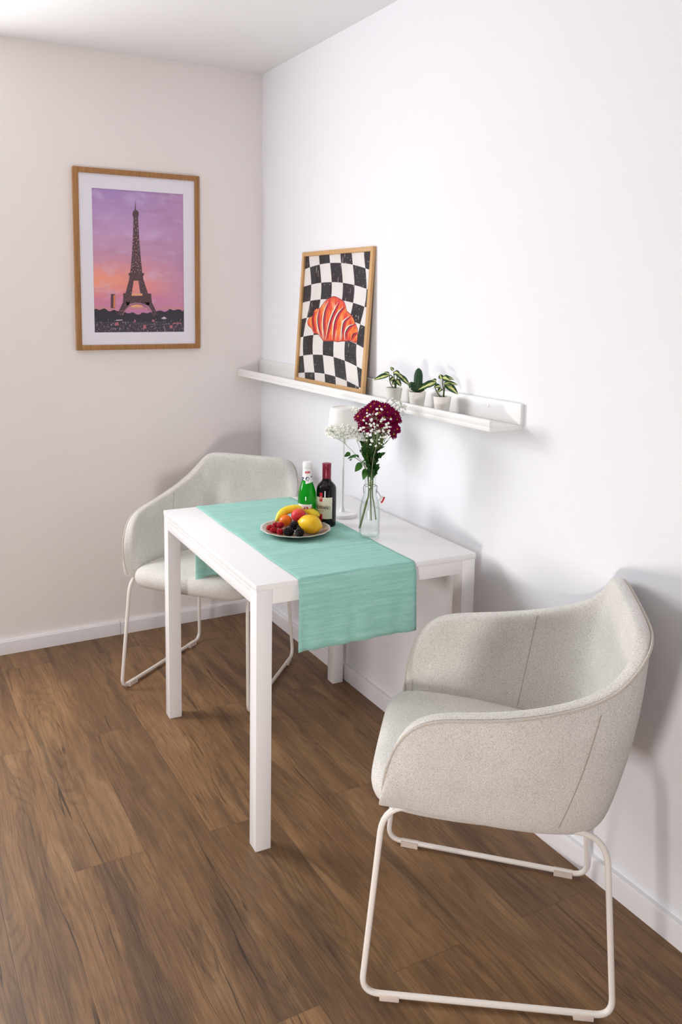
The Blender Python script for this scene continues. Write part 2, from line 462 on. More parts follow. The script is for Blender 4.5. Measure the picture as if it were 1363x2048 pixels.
# ------------------------------------------------------------------ materials
M = {}
M['wall_r'] = mat_wall('white_wall_paint', (242, 242, 246))
M['wall_b'] = mat_wall('warm_white_wall_paint', (244, 237, 235))
M['ceil'] = mat_wall('ceiling_paint', (240, 240, 240))
M['floor'] = mat_floor()
M['trim'] = plain('baseboard_paint', (240, 238, 240), .4, .02)
M['lacquer'] = plain('white_lacquer', (244, 242, 242), .28, .015)
M['shelf'] = plain('white_shelf_foil', (243, 242, 240), .35, .015)
M['chairmetal'] = plain('cream_powder_coat', (240, 234, 226), .35, .02)
M['glide'] = plain('translucent_plastic', (226, 212, 200), .3, .05)
M['fabric'] = mat_fabric('speckled_grey_wool', (240, 236, 230), (110, 103, 96), .62, 1.0)
M['welt'] = mat_fabric('welt_wool', (214, 206, 196), (140, 130, 120), .5, .7)
M['seam'] = plain('seam_thread', (168, 160, 150), .9)
M['oakA'] = mat_wood('oak_frame', (150, 103, 56), (176, 128, 76), 2)
M['oakB'] = mat_wood('light_oak_frame', (196, 150, 96), (216, 174, 122), 2)
M['mat'] = plain('passepartout_card', (240, 236, 246), .8, .01)
M['glassp'] = mat_glass('picture_glass', (1, 1, 1, 1), 1.40, strength=.5, edge=(.97, .97, .98, 1))
M['glass'] = mat_glass('clear_bottle_glass', (.99, 1., .995, 1), 1.5, strength=.8, edge=(.72, .82, .79, 1))
M['water'] = mat_glass('water', (.985, 1., .992, 1), 1.2, strength=.6, edge=(.75, .86, .84, 1))
M['mint'] = mat_linen('mint_linen', (180, 225, 215), (136, 196, 182))

# ------------------------------------------------------------------ setting
H = 2.438
XL, YF = -3.3, -4.6                # extents of the room the photo could look into
mb = MB()
# floor of planks, each one a face with its own grain
pl = mb.bm.verts.layers.float.new('plank'); ends = mb.bm.loops.layers.uv.new('Ends')
W = .184
for k in range(-2, 19):
    x1 = -.266 + W * 2 - W * (k + 2) + W * 0; x1 = .102 - W * (k + 2); x0 = x1 - W
    odd = (k % 2 == 0)
    y = .49 if odd else 1.14
    joints = []
    base = -.172 if odd else -.82
    j = base + 1.31 * 3
    while j > -7: joints.append(j); j -= 1.31
    for a, b in zip(joints[:-1], joints[1:]):
        ya, yb = min(a, .3), max(b, YF)
        if ya <= yb: continue
        xa, xb = max(x0, XL), min(x1, .05)
        if xb <= xa: continue
        sd = random.random()
        vs = [mb.bm.verts.new((xa, yb, 0)), mb.bm.verts.new((xb, yb, 0)), mb.bm.verts.new((xb, ya, 0)), mb.bm.verts.new((xa, ya, 0))]
        for v in vs: v[pl] = sd
        f = mb.face(vs, [((xa - x0) / W, yb), ((xb - x0) / W, yb), ((xb - x0) / W, ya), ((xa - x0) / W, ya)], False)
        # distance to the nearer plank end: stored so that 0 sits on the joint
        mid = (a - b) / 2
        for lp, yy in zip(f.loops, (yb, yb, ya, ya)): lp[ends].uv = (0, 0)
floor = struct('floor', mb, M['floor'], weld=False, sharp=None)
# the end joints need a middle row to measure from: cut every plank once across
bm = bmesh.new(); bm.from_mesh(floor.data); e_l = bm.loops.layers.uv['Ends']
for f in list(bm.faces):
    ys = [v.co.y for v in f.verts]; y0, y1 = min(ys), max(ys)
    es = [e for e in f.edges if abs(e.verts[0].co.y - e.verts[1].co.y) > 1e-4]
    r = bmesh.ops.subdivide_edges(bm, edges=es, cuts=1, use_grid_fill=True)
bm.faces.ensure_lookup_table()
for f in bm.faces:
    ys = [v.co.y for v in f.verts]; a, b = min(ys), max(ys)
    # which of the two rows is the joint? the one whose edge has only this face
    for lp in f.loops:
        v = lp.vert
        lp[e_l].uv = (0, 0 if len(v.link_faces) == 1 else (b - a))
bm.to_mesh(floor.data); bm.free()

mb = MB(); mb.box(XL, .15, YF, .3, H, H + .1)
struct('ceiling', mb, M['ceil'])
mb = MB(); mb.box(0, .15, YF, .15, 0, H)
struct('wall_right', mb, M['wall_r'])
# back wall with a window opening left of the picture's view
WX0, WX1, WZ0, WZ1 = -2.75, -1.48, .95, 2.25
mb = MB()
mb.box(WX1, 0, 0, .15, 0, H); mb.box(XL, WX0, 0, .15, 0, H); mb.box(WX0, WX1, 0, .15, 0, WZ0); mb.box(WX0, WX1, 0, .15, WZ1, H)
struct('wall_back', mb, M['wall_b'])
def baseboard(name, along):
    prof = [(0, 0), (.0174, 0), (.0174, .050), (.0166, .0535), (.0135, .0555), (.0125, .0585), (.004, .0595), (0, .0595)]
    mb = MB()
    def strip(a, b):
        A = []; B = []
        for (t_, z) in prof:
            A.append(mb.bm.verts.new((a, -t_, z) if along == 'x' else (-t_, a, z)))
            B.append(mb.bm.verts.new((b, -t_, z) if along == 'x' else (-t_, b, z)))
        for i in range(len(prof) - 1): mb.face((A[i], A[i + 1], B[i + 1], B[i]))
        mb.face(A); mb.face(B[::-1])
    if along == 'x':
        strip(XL, -.6765); strip(-.6745, -.0005)
    else: strip(YF, -.0175)
    struct(name, mb, M['trim'], sharp=20)
baseboard('baseboard_back', 'x'); baseboard('baseboard_right', 'y')

# ------------------------------------------------------------------ framed prints
def framed(root, w, h, border, depth, frame_mat, mat_margins=None, glass=True):
    """local: x right, z up, front faces -y, back at y=0; origin bottom centre"""
    mb = MB(); e = .0012
    for (a, b, c, d_) in ((-w/2, -w/2 + border, 0, h), (w/2 - border, w/2, 0, h)): mb.box(a, b, -depth, 0, c, d_, e)
    for (c, d_) in ((0, border), (h - border, h)): mb.box(-w/2 + border - .0005, w/2 - border + .0005, -depth, 0, c, d_, e)
    mb.build('frame', frame_mat, root)
    if mat_margins:
        l, r, b, t_ = mat_margins; x0, x1, z0, z1 = -w/2 + border, w/2 - border, border, h - border
        y0, y1 = -depth + .008, -depth + .010
        mb = MB()
        mb.box(x0 - .002, x0 + l, y0, y1, z0, z1); mb.box(x1 - r, x1 + .002, y0, y1, z0, z1)
        mb.box(x0 + l, x1 - r, y0, y1, z0, z0 + b); mb.box(x0 + l, x1 - r, y0, y1, z1 - t_, z1)
        mb.build('passepartout', M['mat'], root)
    mb = MB(); mb.box(-w/2 + .004, w/2 - .004, -.0028, -.001, .004, h - .004)
    mb.build('backing_board', plain('backing_fibreboard', (150, 120, 90), .9), root)
    if glass:
        mb = MB(); mb.poly([(-w/2 + border, -depth + .0055, border), (w/2 - border, -depth + .0055, border), (w/2 - border, -depth + .0055, h - border), (-w/2 + border, -depth + .0055, h - border)])
        mb.build('glass_pane', M['glassp'], root)

FW, FH = .5314, .734
f1 = thing('framed_picture', 'large framed photo print of an iron lattice tower at dusk, oak frame, on left wall', 'picture', (-.5676, -.0005, 1.2439))
framed(f1, FW, FH, .021, .0205, M['oakA'], (.054, .050, .052, .058))
px0, px1, pz0, pz1 = -FW/2 + .021 + .054 - .001, FW/2 - .021 - .050 + .001, .021 + .052 - .001, FH - .021 - .058 + .001
mb = MB(); mats = []
def layer(mat, polys, k):
    mats.append(mat); mb.mi = len(mats) - 1
    for p in polys:
        mb.poly([(px0 + u * (px1 - px0), -.0095 - .00012 * k, pz0 + v * (pz1 - pz0)) for u, v in p], p)
layer(mat_sky_print(), [[(0, 0), (1, 0), (1, 1), (0, 1)]], 0)
hor = [(.0, .168), (.0, .181), (.05, .180), (.055, .186), (.085, .187), (.087, .180), (.16, .179), (.27, .176), (.70, .176), (.765, .178), (.77, .186), (.80, .187), (.805, .179), (.9, .180), (.95, .184), (1., .179), (1., .168)]
layer(plain('hazy_city_print', (214, 150, 152), .6, .15, 90), [hor], 1)
layer(plain('office_tower_print', (98, 62, 74), .6, .1), [[(.183, .27), (.188, .273), (.228, .273), (.232, .27), (.227, .172), (.179, .172)]], 2)
layer(plain('office_tower_lit_print', (222, 136, 84), .6, .1), [[(.212, .264), (.230, .267), (.226, .176), (.209, .176)]], 3)
tre = [(0, .077), (0, .164)]
for i in range(1, 60):
    u = i / 60.; tre.append((u, .160 + .006 * sin(u * 23) + .005 * sin(u * 61 + 1) + random.uniform(-.003, .003) - (.022 if .27 < u < .68 else 0)))
tre += [(1., .168), (1, .077)]
layer(plain('dark_trees_print', (46, 42, 54), .6, .35, 160), [tre], 4)
layer(mat_lattice('shaded_iron_print', (84, 54, 62), (128, 96, 104)), [
    [(.462, .902), (.4645, .936), (.468, .902), (.471, .868), (.457, .868)],
    [(.444, .86), (.462, .869), (.494, .861), (.501, .848), (.5, .83), (.492, .816), (.442, .815), (.432, .829), (.433, .847)],
    [(.379, .423), (.55, .425), (.549, .411), (.537, .404), (.542, .371), (.382, .369), (.39, .402), (.379, .409)],
    [(.316, .279), (.627, .279), (.627, .258), (.632, .214), (.312, .213), (.318, .257)]], 5)
layer(mat_lattice('lattice_iron_print', (82, 54, 62), (214, 168, 176)), [
    [(.442, .816), (.493, .816), (.497, .737), (.503, .654), (.514, .547), (.523, .481), (.533, .422), (.397, .422), (.408, .48), (.418, .546), (.431, .653), (.438, .736)]], 6)
layer(mat_lattice('leg_iron_print', (78, 52, 60), (168, 126, 130)), [
    [(.382, .372), (.434, .373), (.411, .278), (.342, .278)], [(.484, .373), (.544, .374), (.591, .279), (.506, .278)],
    [(.314, .216), (.395, .216), (.362, .186), (.329, .150), (.309, .124), (.245, .124)],
    [(.548, .217), (.632, .217), (.694, .130), (.656, .124), (.626, .160), (.592, .190)],
    [(.36, .187), (.395, .205), (.433, .212), (.459, .213), (.489, .212), (.526, .206), (.595, .190), (.61, .218), (.34, .218)]], 7)
layer(plain('sunset_gap_print', (250, 176, 130), .6, .15, 90), [[(.409, .279), (.527, .28), (.526, .263), (.408, .262)], [(.40, .192), (.435, .2), (.48, .2), (.525, .193), (.53, .180), (.39, .180)]], 8)
band = [(.304, .129), (.329, .162), (.362, .186), (.405, .203), (.459, .209), (.512, .205), (.559, .19), (.601, .169), (.633, .141), (.656, .114)]
layer(plain('arch_rim_print', (156, 112, 120), .6, .2, 200), [[a, b, (b[0] + .004, b[1] - .009), (a[0] + .004, a[1] - .009)] for a, b in zip(band[:-1], band[1:])], 9)
layer(plain('pale_print', (226, 208, 222), .6, .1), [[(.732, .1), (.77, .114), (.798, .1), (.769, .094)], [(.233, .09), (.303, .092), (.303, .086), (.233, .084)]] +
      [[(u, .008 + .09 * q), (u + .006, .008 + .09 * q), (u + .006, .011 + .09 * q), (u, .011 + .09 * q)] for u, q in [(random.random() * .97, random.random()) for _ in range(46)]], 10)
layer(plain('rosy_print', (190, 110, 124), .6, .2), [[(u, v), (u + w, v), (u + w, v + h_), (u, v + h_)] for u, v, w, h_ in [(.53, .026, .035, .028), (.83, .028, .035, .022), (.63, .076, .03, .014), (.43, .076, .02, .012), (.87, .06, .1, .008), (.22, .05, .04, .02)]], 11)
mb.build('print', mats, f1, sharp=None, weld=False)

# croissant print, leaning on the ledge against the right wall
PW, PH = .545, .522
lean = atan2(.0315, .52)
f2 = thing('framed_poster', 'framed poster of an orange croissant on black and white checks, leaning on ledge', 'poster', (-.0325, -.6998, 1.1305), group=None)
f2.rotation_euler = (-lean, 0, -pi / 2)
framed(f2, PW, PH, .017, .0125, M['oakB'])
qx0, qx1, qz0, qz1 = -PW/2 + .017, PW/2 - .017, .017, PH - .017
mb = MB(); mats = []
def qlayer(mat, polys, k):
    mats.append(mat); mb.mi = len(mats) - 1
    for p in polys:
        mb.poly([(qx0 + u * (qx1 - qx0), -.0035 - .0002 * k, qz0 + v * (qz1 - qz0)) for u, v in p], p)
qlayer(mat_checker(), [[(0, 0), (1, 0), (1, 1), (0, 1)]], 0)
cro = [(.101, .47), (.129, .495), (.185, .517), (.203, .551), (.237, .572), (.294, .577), (.334, .608), (.373, .635), (.433, .659), (.507, .671), (.575, .657), (.649, .635), (.678, .603), (.708, .561), (.754, .543), (.808, .509), (.83, .478), (.863, .447), (.877, .41), (.875, .343), (.835, .342), (.784, .35), (.727, .343), (.669, .34), (.604, .331), (.537, .334), (.456, .329), (.387, .328), (.343, .349), (.284, .377), (.226, .382), (.18, .418), (.119, .44)]
cc = [(p.x, p.y) for p in crom([(a, b, 0) for a, b in cro + cro[:1]], 3)][:-1]
def grow(P, k):
    cx, cy = sum(p[0] for p in P) / len(P), sum(p[1] for p in P) / len(P)
    out = []
    for i, p in enumerate(P):
        a, b = P[i - 1], P[(i + 1) % len(P)]; n = Vector((-(b[1] - a[1]), b[0] - a[0], 0)).normalized()
        out.append((p[0] + n.x * k, p[1] + n.y * k))
    return out
qlayer(plain('croissant_outline_print', (150, 22, 36), .5), [grow(cc, .006)], 1)
qlayer(mat_croissant(), [cc], 2)
def strip(P, w, dx=0.):
    S = crom([(a + dx, b, 0) for a, b in P], 6); n = len(S); out = []
    for i in range(n - 1):
        wa, wb = w * sin(pi * (i + .3) / (n + .6)), w * sin(pi * (i + 1.3) / (n + .6))
        d0 = (S[i + 1] - S[i]).normalized(); nx = Vector((-d0.y, d0.x, 0))
        out.append([tuple((S[i] - nx * wa)[:2]), tuple((S[i + 1] - nx * wb)[:2]), tuple((S[i + 1] + nx * wb)[:2]), tuple((S[i] + nx * wa)[:2])])
    return out
LL = [[(.218, .555), (.179, .5), (.2, .432), (.24, .386)], [(.294, .577), (.272, .509), (.285, .441), (.343, .353)], [(.436, .64), (.38, .558), (.368, .457), (.4, .332)], [(.592, .635), (.517, .554), (.47, .474), (.428, .333)],
      [(.673, .6), (.585, .543), (.539, .463), (.536, .338)], [(.768, .531), (.682, .486), (.662, .421), (.668, .344)], [(.836, .472), (.762, .45), (.715, .404), (.726, .346)], [(.869, .41), (.818, .389), (.796, .353)]]
qlayer(plain('croissant_red_print', (204, 24, 50), .5, .2, 90), [q for L in LL for q in strip(L, .016, .018)], 3)
qlayer(plain('croissant_highlight_print', (255, 240, 226), .5), [q for L in LL[1:7] for q in strip(L, .007, -.016)], 4)
qlayer(plain('croissant_line_print', (52, 24, 44), .5), [q for L in LL for q in strip(L, .0055, .0)], 5)
mb.build('print', mats, f2, sharp=None, weld=False)

# ------------------------------------------------------------------ picture ledge
ZS, SD, SL = 1.1177, .1193, 1.7583
led = thing('picture_ledge', 'long white picture ledge with raised front lip, fixed to the right wall', 'shelf', (0, 0, ZS))
mb = MB(); mb.box(-SD, -.0005, -SL, -.0006, 0, .012, .0008); mb.build('shelf_board', M['shelf'], led)
mb = MB(); mb.box(-.012, -.0005, -SL, -.0006, .012, .0706, .0008); mb.build('back_panel', M['shelf'], led)
mb = MB(); mb.box(-SD, -SD + .011, -SL, -.0006, .012, .0307, .0008); mb.build('front_lip', M['shelf'], led)
for yy in (-.13, -1.105, -1.62):
    mb = MB(); mb.lathe([(.0045, 0), (.0045, .0008), (.0035, .0012)], 16)
    mb.build('screw_cap', M['shelf'], led, loc=(-.012, yy, .050), rot=(0, -pi / 2, 0))

# ------------------------------------------------------------------ table
TX, TY, TYAW, TW, TL, TH = -.0296, -.8029, -.0282, .69, .84, .74
tab = thing('dining_table', 'small white rectangular table with square legs against the right wall', 'table', (TX, TY, 0), TYAW)
mb = MB(); mb.box(-TW, 0, -TL, 0, TH - .0165, TH, .0012); mb.build('tabletop', M['lacquer'], tab)
lg = .044; i_ = .0015
for ux, vy in ((-TW + i_, -TL + i_), (-TW + i_, -lg - i_), (-lg - i_, -TL + i_), (-lg - i_, -lg - i_)):
    mb = MB(); mb.box(ux, ux + lg, vy, vy + lg, 0, TH - .0168, .0012); mb.build('leg', M['lacquer'], tab)
za, zb = TH - .0175 - .039, TH - .0172
def apron(x0, x1, y0, y1, z0=za, z1=zb):
    mb = MB(); mb.box(x0, x1, y0, y1, z0, z1, .0006); mb.build('apron', M['lacquer'], tab)
apron(-TW + lg + .002, -lg - .002, -TL + .003, -TL + .021)
apron(-TW + lg + .002, -lg - .002, -.021, -.003)
apron(-.021, -.003, -TL + lg + .002, -lg - .002)
apron(-TW + .003, -TW + .021, -TL + lg + .002, -lg - .002, za - .004, zb - .0135)
mb = MB(); mb.box(-TW + .0012, -TW + .30, -TL + lg + .002, -lg - .002, zb - .0125, zb - .0008, .0006); mb.build('extension_leaf', M['lacquer'], tab)

# runner
RU0, RU1 = .213, .574
def runner_path():
    P = []
    zb_, zf = .447, .547; e = .0045
    for k in range(12): P.append((e, zb_ + (TH - .012 - zb_) * k / 11))
    for k in range(1, 6): a = pi / 2 * k / 6; P.append((e - .009 * (1 - cos(a)), TH - .012 + .0135 * sin(a)))
    for k in range(60): P.append((-.006 - (TL - .012) * k / 59, TH + .0016))
    for k in range(1, 6): a = pi / 2 * k / 6; P.append((-TL + .006 - .0105 * sin(a), TH + .0016 - .0135 * (1 - cos(a))))
    for k in range(14): P.append((-TL - .0045, TH - .012 - (TH - .012 - zf) * k / 13))
    return P
RP = runner_path(); nP = len(RP)
mb = MB()
def rfn(i, j):
    k = int(round(j * (nP - 1))); v, z = RP[k]; u = RU0 + (RU1 - RU0) * i
    hang = max(0., TH - .012 - z)
    front = v < -TL / 2
    if hang > 0:
        wv = hang * (.035 * sin(i * 9 + 1.2) + .02 * sin(i * 23))
        v += (-1 if front else 1) * (abs(wv) + .006 * (hang > .01)) 
        u += hang * (.03 * (i - .35)) * (1 if front else -1)
        z += .006 * sin(i * 4.) * hang * (1 if not front else .5)
    else:
        z += .0006 * (sin(i * 31 + v * 9) * sin(v * 40 + i * 5)) + .0005
        if abs(v + .415) < .012: z += .0016 * (1 - abs(v + .415) / .012)
        u += .0012 * sin(v * 17)
    return (-u, v, z)
mb.grid(rfn, 34, nP)
rn = mb.build('table_runner', M['mint'], sharp=None, solid=.0011, loc=(TX, TY, 0), rot=(0, 0, TYAW))
tag(rn, 'mint green linen runner draped across the white table, ends hanging down', 'table runner')
ZT = TH + .0035                      # top of the runner cloth

# ------------------------------------------------------------------ chairs
def make_chair():
    root = thing('dining_armchair', '', 'chair')
    top = [(0, -.298, .816), (.075, -.297, .817), (.145, -.295, .816), (.188, -.290, .807), (.213, -.278, .785), (.233, -.256, .756), (.254, -.222, .726), (.273, -.172, .701), (.287, -.11, .682), (.295, -.04, .667), (.298, .03, .657), (.297, .09, .650), (.295, .138, .638), (.292, .175, .612), (.288, .200, .573), (.283, .215, .527), (.273, .222, .480), (.258, .222, .437)]
    bot = [(0, -.240, .386), (.07, -.239, .386), (.130, -.232, .386), (.172, -.218, .386), (.198, -.198, .387), (.216, -.172, .388), (.229, -.138, .390), (.239, -.100, .393), (.246, -.06, .397), (.252, -.015, .402), (.255, .03, .407), (.258, .075, .412), (.260, .11, .416), (.260, .145, .420), (.258, .172, .423), (.255, .190, .425), (.252, .205, .427), (.249, .216, .429)]
    nar = lambda P, dz: [(x * (1 - .03 * min(1., max(0., (y + .28) / .15))), y, z + dz) for x, y, z in P]
    top = nar(top, .003); bot = nar(bot, .0)
    T = crom(top, 2); B = crom(bot, 2)
    full = [(Vector((-p.x, p.y, p.z)), Vector((-q.x, q.y, q.z))) for p, q in zip(T[:0:-1], B[:0:-1])] + list(zip(T, B))
    n = len(full); nt = 10; th = .034
    mids = [(a + b) / 2 for a, b in full]
    def nrm(i):
        a, b = mids[max(0, i - 1)], mids[min(n - 1, i + 1)]; d = b - a; v = Vector((d.y, -d.x, 0)).normalized()
        if v.dot(Vector((mids[i].x, mids[i].y + .02, 0))) < 0: v = -v
        return v
    N = [nrm(i) for i in range(n)]
    N = [(N[max(0, i - 1)] + N[i] * 2 + N[min(n - 1, i + 1)]).normalized() for i in range(n)]
    mb = MB(); rows = []
    for i, (tp, bt) in enumerate(full):
        row = []; no = N[i]
        for k in range(nt + 1):
            s = k / nt
            p = bt.lerp(tp, s)
            # bottom curls in under the seat, sides belly out a little
            bulge = .016 * sin(pi * min(1., s * 1.0)) + (-.006 * (1 - s / .10) ** 2 if s < .10 else 0)
            row.append(p + no * bulge + Vector((0, 0, .0)))
        tpn = (tp - bt).normalized()
        e = min(i, n - 1 - i); thk = th * (1. if e > 5 else (.62 + .38 * e / 5.))
        o = row[-1]; inn = o - no * thk
        row.append(o - no * thk * .18 + tpn * .008); row.append(o - no * thk * .82 + tpn * .008)
        row.append(inn - tpn * .002)
        for k in range(nt - 1, -1, -1):
            s = k / nt; p = bt.lerp(tp, s)
            row.append(p + no * (.016 * sin(pi * s)) - no * thk * (1. + .35 * (1 - s)))
        rows.append([mb.bm.verts.new(p) for p in row])
    m = len(rows[0])
    for i in range(n - 1):
        for k in range(m - 1): mb.face((rows[i][k], rows[i + 1][k], rows[i + 1][k + 1], rows[i][k + 1]))
        mb.face((rows[i][m - 1], rows[i + 1][m - 1], rows[i + 1][0], rows[i][0]))
    # the two arm ends: close each profile with quads, outer column to inner column
    for r in (rows[0], rows[-1]):
        for k in range(nt): mb.face((r[k], r[k + 1], r[m - 2 - k], r[m - 1 - k]))
        mb.face((r[nt], r[nt + 1], r[nt + 2], r[nt + 3]))
    pip = [rows[i][nt].co.copy() + N[i] * .0012 for i in range(n)]
    seamo, seami = {}, {}
    for i_s in (n // 2 - 13, n // 2 + 13):
        i_q = i_s + (3 if i_s > n // 2 else -3)
        seamo[i_s] = [rows[i_s][k].co.copy() + N[i_s] * .0002 for k in range(1, nt)]
        seami[i_s] = [rows[i_q][k].co.copy() - N[i_q] * .0002 for k in range(nt + 3, m - 2)]
    lowest = [rows[i][0].co.copy() for i in range(n)]
    shell = mb.build('shell', M['fabric'], root, sub=2)
    mb = MB(); mb.tube(crom(pip, 2), .0030, 6); mb.build('piping', M['welt'], shell)
    for i_s in seamo:
        mb = MB(); mb.tube(crom(seamo[i_s], 3), .0009, 5); mb.tube(crom(seami[i_s], 3), .0009, 5); mb.build('seam', M['seam'], shell)
    # seat cushion: rounded slab, wider and softer at the front
    def outline(a, inset):
        ca, sa = cos(a), sin(a)
        q = .30
        x = (abs(ca) ** q) * (1 if ca > 0 else -1); y = (abs(sa) ** .42) * (1 if sa > 0 else -1)
        hw = .230 + .010 * max(0, y) - .046 * max(0, -y)
        yy = .030 + .232 * y if y > 0 else .030 + .222 * y
        return Vector((x * (hw - inset), yy - inset * y, 0))
    lay = [(.095, .402), (.045, .402), (.016, .405), (.003, .416), (-.002, .438), (.001, .455), (.012, .470), (.035, .480), (.08, .486), (.15, .489)]
    ns = 48; mb = MB(); rr = []
    for ins, z in lay:
        ring = []
        for k in range(ns):
            a = 2 * pi * k / ns; p = outline(a, ins)
            tilt = (.26 - p.y) * (.055 * max(0, min(1, (z - .43) / .05)) + .085 * max(0, min(1, (.43 - z) / .03)))
            ring.append(mb.bm.verts.new((p.x, p.y, z - tilt)))
        rr.append(ring)
    for A, B_ in zip(rr[:-1], rr[1:]):
        for k in range(ns): mb.face((A[k], A[(k + 1) % ns], B_[(k + 1) % ns], B_[k]))
    mb.face(rr[0][::-1]); mb.face(rr[-1])
    cush = mb.build('seat_cushion', M['fabric'], root, sub=1)
    # bottom pan closing the shell
    mb = MB()
    ring = [mb.bm.verts.new((p.x * .97, p.y * .97, p.z + .006)) for p in lowest]
    mb.face(ring); mb.build('seat_pan', M['fabric'], root)
    # sled legs
    for sx in (-1, 1):
        P = [(sx * .262, .258, .0115), (sx * .217, -.258, .0115), (sx * .200, -.228, .3985), (sx * .241, .222, .4340)]
        mb = MB(); mb.tube(fillet(P, [.038, .038, .065, .065], 8, True), .0066, 12, closed=True)
        sled = mb.build('sled_leg', M['chairmetal'], root)
        a, b = Vector(P[0]), Vector(P[1]); d = (b - a).normalized(); ang = atan2(d.y, d.x)
        for t_ in (.115, .885):
            c = a.lerp(b, t_); mb = MB()
            Mx = Matrix.Translation((c.x, c.y, 0)) @ Matrix.Rotation(ang, 4, 'Z')
            mb.box(-.021, .021, -.0085, .0085, 0.0, .0135, .002, 2, Mx)
            mb.build('floor_glide', M['glide'], sled)
    return root
ch2 = make_chair()
F = Vector((-.777, .629, 0)).normalized()
ch2.location = (-.366, -2.11, 0); ch2.rotation_euler = (0, 0, atan2(-F.x, F.y))
tag(ch2, 'grey upholstered armchair in the foreground, its back against the right wall', 'chair', 'upholstered armchairs at the table')
ch1 = copy_tree(ch2)
F = Vector((-.754, -.657, 0)).normalized()
ch1.location = (-.444, -.5675, 0); ch1.rotation_euler = (0, 0, atan2(-F.x, F.y))
tag(ch1, 'grey upholstered armchair in the far corner, partly hidden behind the white table', 'chair', 'upholstered armchairs at the table')

# ------------------------------------------------------------------ things on the table
CAM = Vector((-1.5859, -3.5199, 1.4712))
def facing(p):
    c = (CAM.xy - Vector(p[:2])).normalized(); return atan2(c.x, -c.y)
def wrapbox(mb, r, a0, a1, z0, z1, seg=24, mod=None):
    def fn(i, j):
        a = a0 + (a1 - a0) * i; z = z0 + (z1 - z0) * j
        q = r(z) if callable(r) else r
        if mod: z = mod(a, z)
        return (q * sin(a), -q * cos(a), z)
    mb.grid(fn, seg, 6)
def wraptext(mb, polys, r, ac, zc):
    for p in polys:
        mb.poly([((r(zc + y) if callable(r) else r) * sin(ac + x / (r(zc) if callable(r) else r)), -(r(zc + y) if callable(r) else r) * cos(ac + x / (r(zc) if callable(r) else r)), zc + y) for x, y in p])
def interp(prof):
    def f(z):
        for (r0, z0), (r1, z1) in zip(prof[:-1], prof[1:]):
            if z0 <= z <= z1 and z1 > z0: return r0 + (r1 - r0) * (z - z0) / (z1 - z0)
        return prof[-1][0]
    return f
PAPER = plain('label_paper', (238, 234, 212), .6, .03)
WHITE = plain('white_label', (246, 246, 246), .45, .02)
RED = plain('red_label_print', (200, 26, 48), .5, .06)
INK = plain('black_label_print', (40, 36, 40), .6)
NAVY = plain('navy_label_print', (26, 40, 92), .5, .15, 300)

# red wine
pw = (-.3083, -1.1966, ZT - .0008)
wine = thing('wine_bottle', 'small dark red wine bottle with cream label and burgundy screw cap', 'bottle', pw, facing(pw))
prof = [(.0, .003), (.022, .003), (.0285, .0), (.0315, .003), (.0322, .008), (.0322, .118), (.0312, .126), (.0275, .134), (.0215, .140), (.0160, .146), (.0140, .152), (.0137, .160), (.0137, .19)]
mb = MB(); mb.lathe(crom and prof, 40); mb.build('bottle_glass', plain('dark_wine_glass', (14, 5, 9), .06, .1, Specular_IOR_Level=.4), wine, sharp=50)
mb = MB(); mb.lathe([(.0139, .155), (.0141, .156), (.0141, .1915), (.0139, .192), (.0139, .1926), (.0143, .1932), (.0145, .2015), (.0140, .2033), (.0, .2033)], 40)
mb.build('screw_cap', plain('burgundy_foil', (134, 24, 52), .35, .05, Metallic=.25), wine)
lab = MB(); wrapbox(lab, .03235, radians(-32 - 68), radians(-32 + 68), .028, .0975); labo = lab.build('label', PAPER, wine, sharp=None)
mb = MB(); mb.mi = 0
wraptext(mb, [[(x * .80, y) for x, y in p] for p in text_polys('VALDERAÑO', .0138, 0, 1.0, .00022)], .03255, radians(-32), .0600)
for k in range(7):
    a = radians(-46 + k * 4.6); wrapbox(mb, .03255, a, a + radians(2.6), .0525, .0541, 3)
for z, w in ((.0465, 30), (.0775, 8)):
    wrapbox(mb, .03255, radians(-32 - w / 2), radians(-32 + w / 2), z, z + .0005, 6)
mb.build('lettering', INK, labo, sharp=None)
for z0, z1 in ((.083, .1125), (.0215, .043)):
    mb = MB(); wrapbox(mb, .0326, radians(-32 - 9.5), radians(-32 + 9.5), z0, z1, 8, (lambda a, z, z0=z0: z + (.0018 if z0 > .05 and z < .084 else 0) * (1 - abs(a + radians(32)) / radians(9.5))))
    mb.build('label_tab', RED, labo, sharp=None)
mb = MB(); wraptext(mb, text_polys('8', .013), .0328, radians(-32), .0915); mb.build('emblem', PAPER, labo, sharp=None)

# sparkling wine
pg = (-.3645, -1.170, ZT - .0008)
gb = thing('sparkling_wine_bottle', 'small green sparkling wine bottle with white screw cap behind the fruit plate', 'bottle', pg, facing(pg))
gprof = [(.0, .004), (.018, .004), (.026, .0), (.029, .003), (.0295, .009), (.0295, .096), (.0287, .106), (.0262, .117), (.0225, .129), (.0185, .141), (.0160, .152), (.0150, .162), (.0143, .175), (.0140, .19)]
gr = interp(gprof)
mb = MB(); mb.lathe(gprof, 40); mb.build('bottle_glass', mat_green_glass(), gb, sharp=60)
mb = MB(); mb.lathe([(.0146, .189), (.0149, .1895), (.0149, .2058), (.0143, .2076), (.0, .2078)], 48, mod=lambda a, r, z: 1 + (.012 * cos(a * 40) if .19 < z < .2056 else 0))
mb.build('screw_cap', WHITE, gb)
lab = MB(); wrapbox(lab, .02965, radians(-18 - 50), radians(-18 + 50), .018, .0745); labo = lab.build('label', WHITE, gb, sharp=None)
mb = MB()
wraptext(mb, text_polys('M', .030, .35, .8, .0004), .0299, radians(-40), .047); wraptext(mb, text_polys('M', .030, .35, .8, .0004), .0299, radians(3), .047)
